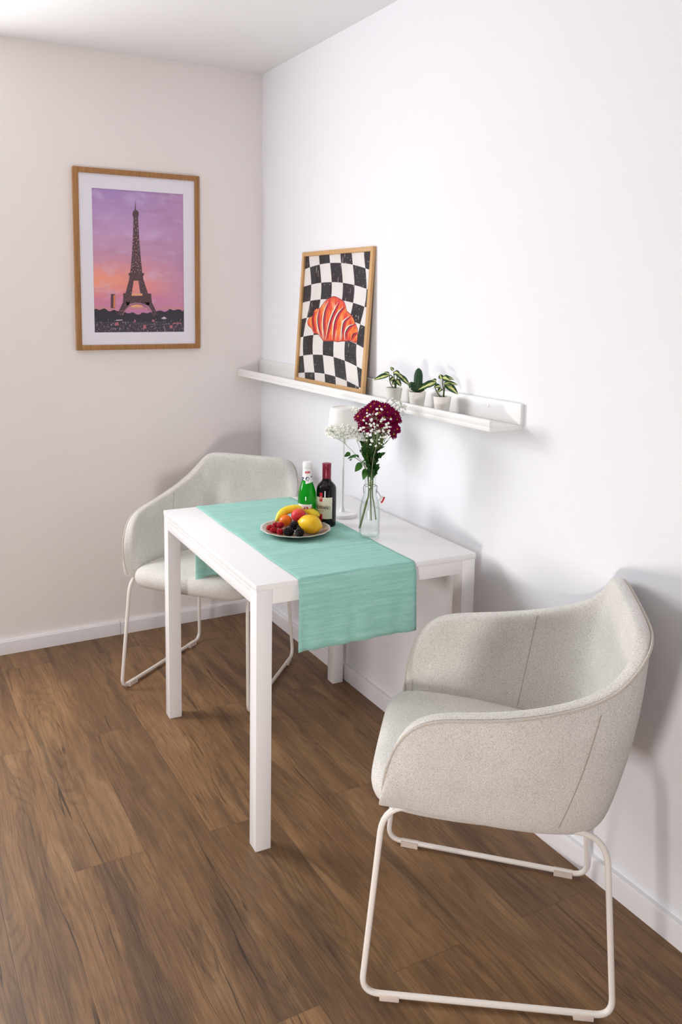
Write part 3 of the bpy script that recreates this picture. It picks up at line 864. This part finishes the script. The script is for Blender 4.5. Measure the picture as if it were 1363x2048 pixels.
mb.build('lettering', RED, labo, sharp=None)
lab = MB(); wrapbox(lab, lambda z: gr(z) + .0003, radians(-179), radians(179), .140, .1885, 48, lambda a, z: z if z > .160 else z + .0055 * sin(a) * (.1885 - z) / .0485)
nk = lab.build('neck_label', WHITE, gb, sharp=None)
nr = lambda z: gr(z) + .0006
mb = MB(); wraptext(mb, text_polys('MM', .0115, .2, 1.0, .0002), nr, radians(0), .172); mb.build('lettering', RED, nk, sharp=None)
mb = MB()
for k in range(20):
    pass
nb = lambda z: gr(z) + .0007
ctr = (radians(2), .1555); R_ = .0062
mb.poly([(nb(ctr[1] + R_ * sin(q)) * sin(ctr[0] + R_ * cos(q) / .0155), -nb(ctr[1] + R_ * sin(q)) * cos(ctr[0] + R_ * cos(q) / .0155), ctr[1] + R_ * sin(q)) for q in [2 * pi * k / 24 for k in range(24)]])
for a0, a1, z0, z1 in ((-75, -52, .149, .153), (-80, -40, .154, .159), (40, 66, .154, .158), (44, 80, .159, .163), (-120, -85, .147, .156)):
    wrapbox(mb, nb, radians(a0), radians(a1), z0, z1, 6)
mb.build('emblem', NAVY, nk, sharp=None)
mb = MB()
rng = [(nb(ctr[1] + q2 * sin(q)) + .0002, ctr[0] + q2 * cos(q) / .0155, ctr[1] + q2 * sin(q)) for q2 in (.0044, .0048) for q in [2 * pi * k / 24 for k in range(25)]]
for k in range(24):
    mb.poly([(r * sin(a), -r * cos(a), z) for r, a, z in (rng[k], rng[k + 1], rng[25 + k + 1], rng[25 + k])])
mb.build('emblem_ring', plain('pale_blue_print', (120, 134, 170), .5), nk, sharp=None)

# lamp
pL = (-.197, -1.108, TH)
lamp = thing('table_lamp', 'white cordless table lamp with slim stem and drum shade, behind the flowers', 'lamp', pL)
mb = MB(); mb.lathe([(.0, 0), (.049, 0), (.0505, .0015), (.0508, .009), (.049, .0115), (.030, .0125), (.0145, .013), (.0105, .015), (.0078, .021), (.0062, .030), (.0, .030)], 56); mb.build('base', M['lacquer'], lamp)
mb = MB(); mb.tube([(0, 0, .028), (0, 0, .352)], .0045, 16); mb.build('stem', M['lacquer'], lamp)
mb = MB(); mb.lathe([(.052, .272), (.0535, .271), (.0542, .273), (.0475, .361), (.0455, .3675), (.0415, .3705), (.0405, .3705), (.0400, .368), (.0, .3675)], 56, capb=False)
mb.lathe([(.052, .272), (.0455, .360), (.0, .3605)], 56, capb=False); mb.build('lamp_shade', plain('lamp_shade_white', (240, 238, 234), .55, .02), lamp)

# plate
PC = Vector((-.438, -1.236, 0)); rz = facing(PC)
plate = MB()
sc = lambda a, r, z: 1 + (.012 * cos(a * 14) * max(0, (r - .095) / .014) if r > .095 else 0)
plate.lathe([(.0, .004), (.05, .004), (.066, .0048), (.078, .0078), (.093, .0128), (.106, .0165), (.1092, .0170), (.1095, .0156), (.1045, .0136), (.090, .0092), (.076, .0042), (.064, .0012), (.058, 0.), (.05, .0008), (.0, .0012)], 112, mod=sc)
pl_o = plate.build('plate', mat_plate(), sharp=None, loc=(PC.x, PC.y, ZT), rot=(0, 0, rz))
tag(pl_o, 'round taupe stoneware plate with scalloped pale rim holding fruit', 'plate')
Rv = Vector((cos(rz), sin(rz), 0)); Dv = Vector((-sin(rz), cos(rz), 0))
def onplate(r, d_, z): return PC + Rv * r + Dv * d_ + Vector((0, 0, z))
ZB = ZT + .0045
# banana
bp = crom([(-.064, .046, .764), (-.058, .054, .771), (-.050, .062, .782), (-.034, .071, .7935), (-.008, .077, .7995), (.020, .077, .7985), (.045, .071, .793), (.065, .060, .784), (.073, .053, .778)], 5)
n = len(bp); mb = MB(); rad = []
for k in range(n):
    t_ = k / (n - 1); rad.append(.0035 + .0105 * min(1, max(0, (t_ - .06) / .26)) ** .7 if t_ < .8 else .014 * max(.22, sqrt(max(0, 1 - ((t_ - .8) / .2) ** 2))))
mb.tube([onplate(p.x, p.y, p.z) - onplate(0, .06, .765) for p in bp], rad, 10)
ban = mb.build('banana', mat_banana(), sharp=None, loc=onplate(0, .06, .765), sub=1)
tag(ban, 'yellow banana curving along the back of the fruit plate', 'banana')
# lemon
mb = MB(); pr = [(0, -.043), (.003, -.0425), (.0055, -.040), (.010, -.0365), (.018, -.031), (.0245, -.022), (.0285, -.010), (.0295, .002), (.0275, .014), (.0225, .0245), (.015, .0315), (.0085, .0345), (.0055, .038), (.003, .0395), (0, .040)]
mb.lathe([(a, b) for a, b in pr], 32)
for v in mb.bm.verts: v.co += v.co.normalized() * .0006 * sin(v.co.x * 210) * sin(v.co.z * 190)
c = onplate(.046, -.028, ZB + .0302)
lem = mb.build('lemon', mat_citrus('lemon_peel', (246, 186, 14), (255, 206, 36)), sharp=None, loc=c, sub=1)
lem.rotation_euler = (radians(96), radians(8), rz + radians(64))
tag(lem, 'whole yellow lemon on the right side of the fruit plate', 'lemon')
# orange and apricot
mb = MB(); mb.ball((0, 0, 0), (.0205, .0205, .0192), 3)
org = mb.build('mandarin', mat_citrus('mandarin_peel', (250, 112, 10), (255, 138, 24)), loc=onplate(-.032, .046, ZB + .0205), sharp=None)
tag(org, 'small orange mandarin behind the raspberries on the fruit plate', 'mandarin')
mb = MB(); mb.ball((0, 0, 0), (.0245, .0225, .0215), 3)
for v in mb.bm.verts:
    v.co *= 1 - .05 * math.exp(-(v.co.y / .004) ** 2) * (v.co.x > 0)
apr = mb.build('apricot', mat_apricot(), loc=onplate(.009, .041, ZB + .040), sharp=None)
apr.rotation_euler = (0, radians(-20), rz)
tag(apr, 'red-blushed apricot on top of the fruit pile', 'apricot')
# berries
def berry(name, mat, r, L, drup, seed):
    rnd = random.Random(seed); mb = MB()
    mb.ball((0, 0, 0), (r * .8, r * .8, L * .82), 2)
    rows = 7
    for i in range(rows):
        ph = pi * (i + .6) / (rows + .3); m = max(3, int(round(2 * pi * r * sin(ph) / (drup * 1.75))))
        for k in range(m):
            a = 2 * pi * (k + .5 * (i % 2)) / m
            mb.ball((r * .86 * sin(ph) * cos(a), r * .86 * sin(ph) * sin(a), L * .88 * cos(ph)), drup * rnd.uniform(.9, 1.1), 1)
    return mb.build(name, mat, sharp=None, weld=False)
ras_m = plain('raspberry_red', (190, 4, 32), .42, .25, 260, Specular_IOR_Level=.35)
blk_m = plain('blackberry_skin', (14, 9, 14), .24, .4, 200, Specular_IOR_Level=.4)
ras = [((-.080, -.004, .0150), (70, 20, 0), 'raspberry at the left edge of the fruit plate'), ((-.063, .022, .0165), (60, -40, 30), 'rearmost raspberry, beside the mandarin on the fruit plate'), ((-.0675, -.023, .0125), (80, 10, 60), 'raspberry at the front left of the berry group on the plate'),
       ((-.047, -.003, .0235), (50, 50, 10), 'highest raspberry, leaning against the mandarin on the plate'), ((-.047, -.034, .0115), (85, -30, 20), 'raspberry touching the blackberries at the front of the plate')]
r0 = None
for (p, rot, lb) in ras:
    o = berry('raspberry', ras_m, .0096, .0115, .0026, 3) if r0 is None else r0.copy()
    if r0 is None: r0 = o
    else: C.objects.link(o)
    o.location = onplate(p[0], p[1], ZT + p[2]); o.rotation_euler = tuple(radians(a) for a in rot)
    tag(o, 'red ' + lb, 'raspberry', 'raspberries on the fruit plate')
bl = [((-.004, -.006, .0235), (60, 30, 0), 'topmost black blackberry in front of the apricot on the plate'), ((-.021, -.045, .0155), (85, 15, 60), 'front left black blackberry next to the raspberries'), ((.0165, -.022, .0195), (40, -40, 20), 'black blackberry wedged against the lemon on the plate'), ((.0125, -.058, .0165), (100, 0, -40), 'frontmost black blackberry at the rim of the fruit plate')]
r0 = None
for (p, rot, lb) in bl:
    o = berry('blackberry', blk_m, .0135, .0165, .0034, 5) if r0 is None else r0.copy()
    if r0 is None: r0 = o
    else: C.objects.link(o)
    o.location = onplate(p[0], p[1], ZT + p[2]); o.rotation_euler = tuple(radians(a) for a in rot)
    tag(o, lb, 'blackberry', 'blackberries on the fruit plate')

# ------------------------------------------------------------------ vase bottle with flowers
pV = Vector((-.2535, -1.374, TH + .0004))
vz = facing(pV)
vase = thing('swing_top_bottle', 'clear swing-top glass bottle used as a vase, half full of water', 'vase', pV, vz)
vprof = [(.0, .0045), (.026, .0035), (.0295, .0), (.0315, .004), (.0318, .010), (.0315, .088), (.0302, .100), (.0270, .114), (.0222, .130), (.0185, .146), (.0172, .160), (.0170, .178), (.0182, .181), (.0182, .190), (.0172, .1935)]
inner = [(.0150, .1935), (.0148, .178), (.0150, .160), (.0163, .146), (.0200, .130), (.0248, .113), (.0282, .099), (.0295, .087), (.0297, .012), (.027, .0075), (.0, .0068)]
mb = MB(); mb.lathe(vprof + inner, 48, capb=False, capt=False); mb.build('bottle_glass', M['glass'], vase, sharp=60)
ir = interp([(.0292, .008), (.0292, .087), (.0278, .099), (.0244, .113), (.0196, .130)])
mb = MB(); mb.lathe([(.0, .0072), (.026, .0078), (.0292, .012)] + [(ir(z), z) for z in (.03, .06, .087, .099, .110)] + [(.0, .110)], 40); mb.build('water', M['water'], vase, sharp=60)
wire = plain('steel_wire', (170, 170, 172), .25, .05, Metallic=.9)
mb = MB()
for sx in (-1, 1):
    mb.tube(fillet([(sx * .0178, 0, .164), (sx * .0205, 0, .166), (sx * .0205, .004, .152), (sx * .0185, .010, .136), (sx * .012, .026, .138)] if 0 else [(sx * .0176, 0, .166), (sx * .0206, -.001, .163), (sx * .0200, -.004, .146), (sx * .0190, -.002, .140)], .003, 4), .0011, 8)
mb.tube(fillet([(.0186, -.002, .150), (.0270, .002, .140), (.0330, .004, .127), (.0335, .004, .121)], .006, 4), .0011, 8)
mb.tube([(.0180 * cos(a), .0180 * sin(a), .164) for a in [2 * pi * k / 28 for k in range(28)]], .0010, 6, closed=True)
mb.build('wire_clasp', wire, vase)
Mx = Matrix.Translation((.0335, .004, .122)) @ Matrix.Rotation(radians(118), 4, 'Y')
mb = MB(); mb.lathe([(.0, -.004), (.0075, -.0035), (.0095, -.001), (.0095, .003), (.0065, .006), (.0, .0065)], 28)
st = mb.build('stopper', plain('white_porcelain', (244, 240, 236), .2), vase)
st.matrix_local = Mx
mb = MB(); mb.lathe([(.0060, .0045), (.0104, .0050), (.0112, .0068), (.0104, .0086), (.0060, .0095)], 28); g = mb.build('gasket', plain('red_rubber', (206, 24, 40), .5), st)

RvV = Vector((cos(vz), sin(vz), 0)); DvV = Vector((-sin(vz), cos(vz), 0)); PXM = .00153
def img(x, y, d_=0.):
    """a point of the bouquet: x to the right and y down in the traced drawing, d_ away from the room's entrance side; relative to the vase foot"""
    r = (x / 6.4 + 630 - 740.5) * PXM; up = (1066 - (y / 6.4 + 780)) * PXM
    return RvV * r + DvV * d_ + Vector((0, 0, (up - .266 * d_) / .964))
G_DK = mat_leaf('mum_leaf_green', (26, 62, 22), (52, 96, 34))
G_STEM = plain('flower_stem_green', (98, 112, 54), .5, .15)
PETAL = mat_leaf('burgundy_petal', (92, 0, 46), (132, 0, 66), .7, .12, 200, .1)
YEL = plain('flower_disc_yellow', (222, 172, 40), .8, .25, 400)
# one bloom, shared by all
def bloom_mesh():
    mb = MB(); rnd = random.Random(2)
    for lay, (m, L, tilt) in enumerate(((14, .0168, .10), (12, .0138, .40))):
        for k in range(m):
            a = 2 * pi * (k + .5 * lay) / m + rnd.uniform(-.1, .1); d = Vector((cos(a), sin(a), tilt + rnd.uniform(-.12, .12)))
            mb.leaf(Vector((cos(a), sin(a), 0)) * .0022 + Vector((0, 0, .0012 * lay)), d, (0, 0, 1), L * rnd.uniform(.9, 1.08), .0056, .35, -.15, 7, 1.2, blunt=True)
    me = mb.build('bloom', PETAL, sharp=None, weld=False)
    m2 = MB(); m2.lathe([(.0, .0005), (.0024, .0012), (.0027, .0022), (.0020, .0034), (.0, .0040)], 14)
    ce = m2.build('flower_center', YEL, me)
    return me
proto = bloom_mesh(); proto_used = False
heads = [(740, 172), (694, 214), (652, 262), (536, 312), (598, 272), (735, 288), (800, 212), (866, 214), (898, 286), (938, 350), (930, 262), (992, 302), (1022, 360), (982, 424), (1028, 462), (985, 522), (862, 352), (890, 436), (800, 300), (770, 360), (690, 322), (624, 352), (640, 432), (582, 380), (676, 478), (740, 430), (600, 466), (830, 470), (900, 500), (940, 440), (820, 408), (808, 606)]
sprays = [('dark burgundy chrysanthemum spray at the left of the bouquet', [h for h in heads if h[0] < 705]), ('dark burgundy chrysanthemum spray in the middle of the bouquet', [h for h in heads if 705 <= h[0] < 875]), ('dark burgundy chrysanthemum spray at the right of the bouquet', [h for h in heads if h[0] >= 875])]
foot = [img(582, 1715, .0) + Vector((0, 0, .0)), img(728, 1610, .008), img(790, 1600, .004)]
neck = [img(690, 1235, -.003), img(712, 1235, .004), img(735, 1235, -.002)]
rnd = random.Random(11)
for si, (lb, hs) in enumerate(sprays):
    sp = thing('chrysanthemum', lb, 'flower', pV, 0, 'burgundy chrysanthemum sprays in the bottle')
    cx = sum(h[0] for h in hs) / len(hs); fork = img(700 + (cx - 760) * .30, 800, -.012)
    mb = MB(); stem_top = img(700 + (cx - 760) * .55, 640, -.02)
    S = crom([foot[si], img(690 - 30 + si * 20, 1400, .001) if si == 0 else foot[si].lerp(neck[si], .5), neck[si], fork, stem_top], 6)
    mb.tube(S, [.0032 if si == 0 else .0019] * 8 + [.0022] * (len(S) - 8), 8)
    stem_pts = S
    for h in hs:
        rho = sqrt(((h[0] - 800) / 260.) ** 2 + ((h[1] - 370) / 220.) ** 2)
        d_ = -.062 * sqrt(max(0., 1 - min(1., rho) ** 2)) + (.012 if rho > .95 else 0)
        p = img(h[0], h[1], d_); q = fork.lerp(stem_top, rnd.uniform(.1, 1.))
        nrm_ = (p - img(790, 560, .02)).normalized(); nrm_ = (nrm_ + Vector((0, 0, .15)) - DvV * .35 + Vector((rnd.uniform(-.2, .2), rnd.uniform(-.2, .2), rnd.uniform(-.1, .1)))).normalized()
        mb.tube(crom([q, q.lerp(p, .55) + Vector((0, 0, -.006)), p - nrm_ * .006, p - nrm_ * .0005], 4), .0010, 6)
        mb.ball(p - nrm_ * .0012, .0030, 1)
        if not proto_used: b = proto; proto_used = True
        else:
            b = proto.copy(); C.objects.link(b); cc_ = proto.children[0].copy(); C.objects.link(cc_); cc_.parent = b
        b.parent = sp; b.location = p
        b.rotation_mode = 'QUATERNION'; b.rotation_quaternion = nrm_.to_track_quat('Z', 'Y')
        b.scale = (rnd.uniform(.85, 1.08),) * 3
        if h == (808, 606): b.scale = (.6,) * 3
    mb.build('stem', G_STEM, sp)
    mb = MB()
    for k in range(26):
        yy = rnd.uniform(640, 1030); wdt = 75 + (1060 - yy) * .34
        x = 715 + (cx - 760) * .25 * (1060 - yy) / 300. + rnd.uniform(-1, 1) * wdt * .55
        b0 = img(715 + (x - 715) * .35, yy + 50, rnd.uniform(-.015, .012)); tip = img(x, yy, rnd.uniform(-.035, .012))
        dr = (tip - b0); 
        mb.leaf(b0, dr, DvV * -1 + Vector((rnd.uniform(-.8, .8), rnd.uniform(-.4, .4), rnd.uniform(.0, .6))), dr.length * 1.3, .024, .35, .12, 10, 1.4, 3)
    for k in range(10):
        yy = rnd.uniform(500, 720); b0 = img(760 + rnd.uniform(-60, 60), yy + 90, -.01); tip = img(rnd.uniform(580, 930), yy, rnd.uniform(-.045, 0))
        dr = tip - b0; mb.leaf(b0, dr, -DvV + Vector((0, 0, .4)), min(.05, dr.length), .016, .4, .1, 10, 1.4, 3)
    mb.build('foliage', G_DK, sp, sharp=None, weld=False)

# leafy twig on the left
tw_ = thing('leafy_branch', 'green leafy twig with rounded leaves leaning left out of the bottle', 'branch', pV)
mb = MB(); tp = crom([img(728, 1560, .006), img(712, 1235, .008), img(640, 960, -.008), img(540, 850, -.016), img(410, 800, -.02)], 5); mb.tube(tp, .0011, 6)
mb.build('stem', G_STEM, tw_)
lf = mat_leaf('glossy_leaf_green', (40, 88, 26), (70, 124, 40), .35)
for (bx, by, tx_, ty_, w, nz) in ((420, 810, 372, 812, .014, (0, -.3, 1)), (446, 772, 374, 826, .016, (.2, -.6, .7)), (548, 800, 408, 842, .017, (0, -.4, 1)), (585, 890, 515, 1014, .026, (.1, -1, .3)), (640, 962, 625, 1112, .028, (.2, -1, .3)), (540, 795, 548, 838, .009, (0, -1, .2)), (580, 905, 642, 850, .012, (.4, -1, .2)), (728, 1105, 716, 975, .016, (.1, -1, 0)), (440, 868, 470, 852, .007, (0, -1, .4))):
    b0, t0 = img(bx, by, -.018), img(tx_, ty_, -.028)
    mb = MB(); mb.leaf(b0, t0 - b0, Vector(nz), (t0 - b0).length, w, .2, .15, 10, .8); mb.build('leaf', lf, tw_, sharp=None)

# baby's breath
BW = plain('tiny_white_blossom', (252, 251, 244), .7, .04)
BS = plain('fine_stem', (150, 162, 126), .6, .1)
def gyps(label, root_path, cluster, n, seed, d0, size=(.0026, .0042), calyx=True):
    g = thing('babys_breath', label, 'flower', pV, 0, "white baby's breath sprigs in the bottle"); r = random.Random(seed)
    S = crom([img(*p) for p in root_path], 5); st_ = MB(); st_.tube(S, [.0011 - .0006 * k / len(S) for k in range(len(S))], 6)
    bu = MB(); bu2 = MB()
    (cx, cy, rx, ry) = cluster; tipn = len(S)
    subs = []
    for k in range(max(4, n // 9)):
        a = r.uniform(0, 2 * pi); q = sqrt(r.random()) * .75
        c = img(cx + rx * q * cos(a), cy + ry * q * sin(a), d0 + r.uniform(-.022, .022)); s0 = S[int(tipn * r.uniform(.68, .99))]
        st_.tube(crom([s0, s0.lerp(c, .5) + Vector((0, 0, -.003)), c], 3), .0004, 4); subs.append(c)
    for k in range(n):
        a = r.uniform(0, 2 * pi); q = sqrt(r.random())
        p = img(cx + rx * q * cos(a), cy + ry * q * sin(a), d0 + r.uniform(-.028, .028))
        s0 = min(subs, key=lambda c: (c - p).length)
        st_.tube([s0, s0.lerp(p, .5) + Vector((0, 0, -.001)), p], .00028, 3, cap=False)
        rad_ = r.uniform(*size)
        bu.ball(p, (rad_, rad_, rad_ * .85), 1)
        for j in range(4):
            v = Vector((r.uniform(-1, 1), r.uniform(-1, 1), r.uniform(-.6, 1))).normalized(); bu.ball(p + v * rad_ * .7, rad_ * .55, 1)
        if calyx and r.random() < .35: bu2.ball(p + Vector((0, 0, -rad_ * .9)), rad_ * .45, 1)
    st_.build('stem', BS, g); tag(bu.build('blossoms', BW, g, sharp=None, weld=False), kind='stuff')
    if calyx: tag(bu2.build('buds', plain('bud_green', (120, 130, 84), .6), g, sharp=None, weld=False), kind='stuff')
gyps("white baby's breath sprig reaching left in front of the lamp shade", [(690, 1235, 0), (640, 945, -.012), (520, 800, -.02), (370, 660, -.025), (250, 596, -.025)], (335, 515, 215, 78), 120, 1, -.025)
gyps("white baby's breath sprig standing above right, against the ledge", [(720, 1235, .004), (760, 800, .03), (850, 400, .04), (900, 230, .04)], (955, 190, 190, 125), 88, 2, .04)
gyps("small white baby's breath sprig above the lamp shade's top edge", [(700, 1235, .006), (700, 800, .03), (620, 420, .035), (550, 240, .035)], (525, 212, 85, 38), 24, 3, .03)
gyps("white baby's breath sprig with round buds in front of the dark red blooms", [(715, 1235, -.006), (730, 900, -.04), (770, 700, -.06), (790, 560, -.07)], (765, 470, 205, 245), 72, 4, -.078, (.0028, .0046), False)
gyps("thin white baby's breath sprig hanging left below the blooms", [(700, 1235, -.004), (640, 900, -.02), (560, 700, -.02), (520, 600, -.02)], (540, 560, 75, 75), 30, 5, -.02)

# ------------------------------------------------------------------ potted plants on the ledge
POT = plain('white_pot_ceramic', (238, 234, 226), .4, .03)
SOIL = plain('potting_soil', (62, 44, 30), .95, .5, 300, .5)
VAR = mat_varieg(); PST = plain('plant_stem', (66, 92, 40), .5, .15)
ZL = ZS + .0122
def pot(root):
    mb = MB(); mb.lathe([(.0, .0005), (.0195, 0), (.0208, .001), (.0272, .0485), (.0275, .0505), (.0265, .0512), (.0252, .050), (.0245, .044), (.0, .044)], 40); mb.build('pot', POT, root)
    mb = MB(); mb.lathe([(.0, .0472), (.013, .0476), (.0246, .0458)], 24, capb=False, capt=False); mb.build('soil', SOIL, root)
def foliage_plant(label, y, leaves, stems):
    p = Vector((-.064, y, ZL)); t = thing('potted_plant', label, 'plant', p, facing(p), 'small white potted plants on the ledge'); pot(t)
    K = .00158
    mb = MB()
    for s in stems: mb.tube(crom([(x * K, d_, .0455 + z * K) for x, d_, z in s], 4), .0016, 6)
    mb.build('stem', PST, t)
    for (x0, z0, x1, z1, d0, d1, w, nz, dr) in leaves:
        b0 = Vector((x0 * K, d0, .047 + z0 * K)); t0 = Vector((x1 * K, d1, .047 + z1 * K)); mb = MB()
        mb.leaf(b0, t0 - b0, nz, (t0 - b0).length * 1.06, w * 1.55, dr, .2, 10, .8, 0, .03); mb.build('leaf', VAR, t, sharp=None)
foliage_plant('variegated plant with pale streaked leaves in white pot, beside the framed poster', -1.2045,
    [(-10, 29, -42, 20, 0, -.012, .017, (0, -.7, .8), .2), (-10, 30, -22, 34, 0, .0, .012, (0, -.5, 1), .1), (-2, 34, 12, 32, 0, -.012, .016, (0, -.8, .7), .5), (-2, 38, -9, 45, 0, .002, .008, (0, -1, .3), .1), (8, 28, 32, 10, 0, -.008, .017, (.2, -.8, .8), .2), (4, 24, 16, 30, 0, .012, .014, (0, -.6, 1), .3), (2, 20, 14, 8, 0, -.016, .015, (.2, -1, .4), .3), (4, 18, -4, 10, 0, -.014, .012, (-.1, -1, .3), .3), (0, 24, -10, 16, 0, -.012, .011, (-.2, -1, .5), .3), (6, 30, 20, 22, 0, -.01, .013, (.2, -.8, .7), .3)],
    [[(2, 0, 0), (1, 0, 14), (-4, 0, 26), (-10, 0, 30)], [(2, 0, 0), (-6, .002, 8), (-10, 0, 20), (-10, 0, 29)], [(3, 0, 0), (3, 0, 14), (7, 0, 28)], [(2, 0, 0), (0, 0, 20), (-2, 0, 37)], [(3, 0, 0), (4, -.006, 10), (4, -.004, 20)]])
foliage_plant('variegated plant with pale streaked leaves in white pot, right of the cactus', -1.4685,
    [(-12, 30, -44, 17, 0, -.020, .018, (0, -.8, .7), .12), (-12, 31, -20, 34, 0, 0, .012, (0, -.6, 1), .2), (-1, 38, 14, 36, 0, -.012, .018, (0, -.8, .7), .6), (2, 40, 22, 35, 0, .008, .010, (0, -.8, .8), .2), (-2, 36, -6, 44, 0, .004, .012, (0, -1, .4), .3), (2, 26, 28, 28, 0, .004, .018, (0, -.6, .9), .3), (5, 26, 29, 10, 0, -.014, .019, (.2, -.9, .6), .2), (-4, 22, -16, 22, 0, -.012, .014, (-.2, -.8, .7), .5), (-2, 18, -8, 12, 0, -.014, .010, (-.2, -1, .3), .3)],
    [[(2, 0, 0), (2, 0, 16), (0, 0, 28), (0, 0, 38)], [(0, 0, 0), (-8, -.002, 8), (-14, -.002, 20), (-12, 0, 30)], [(3, 0, 0), (3.5, 0, 14), (4, 0, 26)]])
p = Vector((-.064, -1.3375, ZL)); cac = thing('potted_cactus', 'dark green spiny cactus in white pot between the two leafy plants', 'cactus', p, facing(p), 'small white potted plants on the ledge'); pot(cac)
CG = plain('cactus_skin', (30, 70, 36), .6, .25, 120); SPN = plain('cactus_spine', (150, 150, 100), .6)
body = MB(); spn = MB(); rnd = random.Random(4)
def cactus_arm(path, r0, ribs=9):
    P = crom(path, 6); n = len(P); 
    prof = []
    for k in range(n):
        t_ = k / (n - 1); q = r0 * (min(1, .62 + t_ * 1.4) if t_ < .3 else 1.) * (sqrt(max(0.02, 1 - ((t_ - .72) / .28) ** 2)) if t_ > .72 else 1.)
        prof.append(q)
    rings = []
    for k in range(n):
        tn = (P[min(n - 1, k + 1)] - P[max(0, k - 1)]).normalized(); a = tn.orthogonal().normalized() if abs(tn.z) < .9 else (Vector((1, 0, 0)) - tn * tn.x).normalized(); b = tn.cross(a)
        ring = []
        for j in range(ribs * 4):
            an = 2 * pi * j / (ribs * 4); q = prof[k] * (1 + .13 * cos(an * ribs)); v = a * cos(an) + b * sin(an)
            ring.append(body.bm.verts.new(P[k] + v * q))
            if j % 4 == 0 and k % 2 == 0 and k > 1:
                for _ in range(2):
                    w = (v + Vector((rnd.uniform(-.6, .6), rnd.uniform(-.6, .6), rnd.uniform(-.5, .8)))).normalized(); s0 = P[k] + v * q
                    spn.tube([s0, s0 + w * rnd.uniform(.0025, .0045)], [.00022, .00008], 3, cap=False)
        rings.append(ring)
    for A, B_ in zip(rings[:-1], rings[1:]):
        m_ = len(A)
        for j in range(m_): body.face((A[j], A[(j + 1) % m_], B_[(j + 1) % m_], B_[j]))
    body.face(rings[-1])
cactus_arm([(.000, 0, .046), (.0005, 0, .062), (.001, 0, .080), (.0015, 0, .100), (.002, 0, .1255)], .0125)
cactus_arm([(.001, 0, .058), (-.009, -.002, .063), (-.0175, -.003, .070), (-.0205, -.003, .082)], .0098, 7)
cactus_arm([(.001, 0, .058), (.011, -.001, .062), (.0195, -.002, .068), (.0225, -.002, .079)], .0095, 7)
bo = body.build('cactus_body', CG, cac, sharp=None, weld=False); tag(spn.build('spines', SPN, bo, sharp=None, weld=False), kind='stuff')

# ------------------------------------------------------------------ light
def area(name, loc, target, sx, sy, power, color):
    L = bpy.data.lights.new(name, 'AREA'); L.shape = 'RECTANGLE'; L.size = sx; L.size_y = sy; L.energy = power; L.color = color
    o = bpy.data.objects.new(name, L); C.objects.link(o); o.location = loc
    o.rotation_euler = (Vector(target) - Vector(loc)).to_track_quat('-Z', 'Y').to_euler(); return o
area('window_daylight', ((WX0 + WX1) / 2, .22, 1.75), (-.9, -1.5, .9), 1.2, 1.1, 69, (.95, .97, 1.))
area('doorway_daylight', (-2.35, -3.25, .42), (-.5, -.4, .75), .28, .4, 29, (1., .93, .90))
def spot(name, loc, target, power, angle, color, blend=1., r=.1):
    L = bpy.data.lights.new(name, 'SPOT'); L.energy = power; L.spot_size = radians(angle); L.spot_blend = blend; L.color = color; L.shadow_soft_size = r
    o = bpy.data.objects.new(name, L); C.objects.link(o); o.location = loc
    o.rotation_euler = (Vector(target) - Vector(loc)).to_track_quat('-Z', 'Y').to_euler(); return o
spot('sun_through_window', (-1.75, .12, 2.1), (-1.28, -.50, 0), 75, 24, (1., .84, .62))
spot('light_off_window_sill', (-1.9, .05, 1.1), (-1.45, -.55, 2.44), 22, 62, (1., .99, .97))
w = bpy.data.worlds.new('room_surroundings'); bpy.context.scene.world = w; w.use_nodes = True
bg = w.node_tree.nodes['Background']; bg.inputs[0].default_value = (.96, .97, 1., 1); bg.inputs[1].default_value = .25

# ------------------------------------------------------------------ camera
cd = bpy.data.cameras.new('camera'); cam = bpy.data.objects.new('camera', cd); C.objects.link(cam)
cam.location = CAM; cam.rotation_euler = (1.438, -.0128, -.4873)
EXTRA = None
cd.sensor_fit = 'VERTICAL'; cd.sensor_height = 36.; cd.sensor_width = 36. * 1363 / 2048
cd.lens = 1684.09 / 2048 * 36.
cd.shift_x = (681.5 - 631.83) / 2048.; cd.shift_y = -(1024 - 820.16) / 2048.
cd.clip_start = .01
bpy.context.scene.camera = cam
sc_ = bpy.context.scene
sc_.view_settings.view_transform = 'Standard'; sc_.view_settings.look = 'None'; sc_.view_settings.exposure = 0.; sc_.view_settings.gamma = 1.
sc_.cycles.max_bounces = 10; sc_.cycles.transparent_max_bounces = 24; sc_.cycles.use_denoising = True
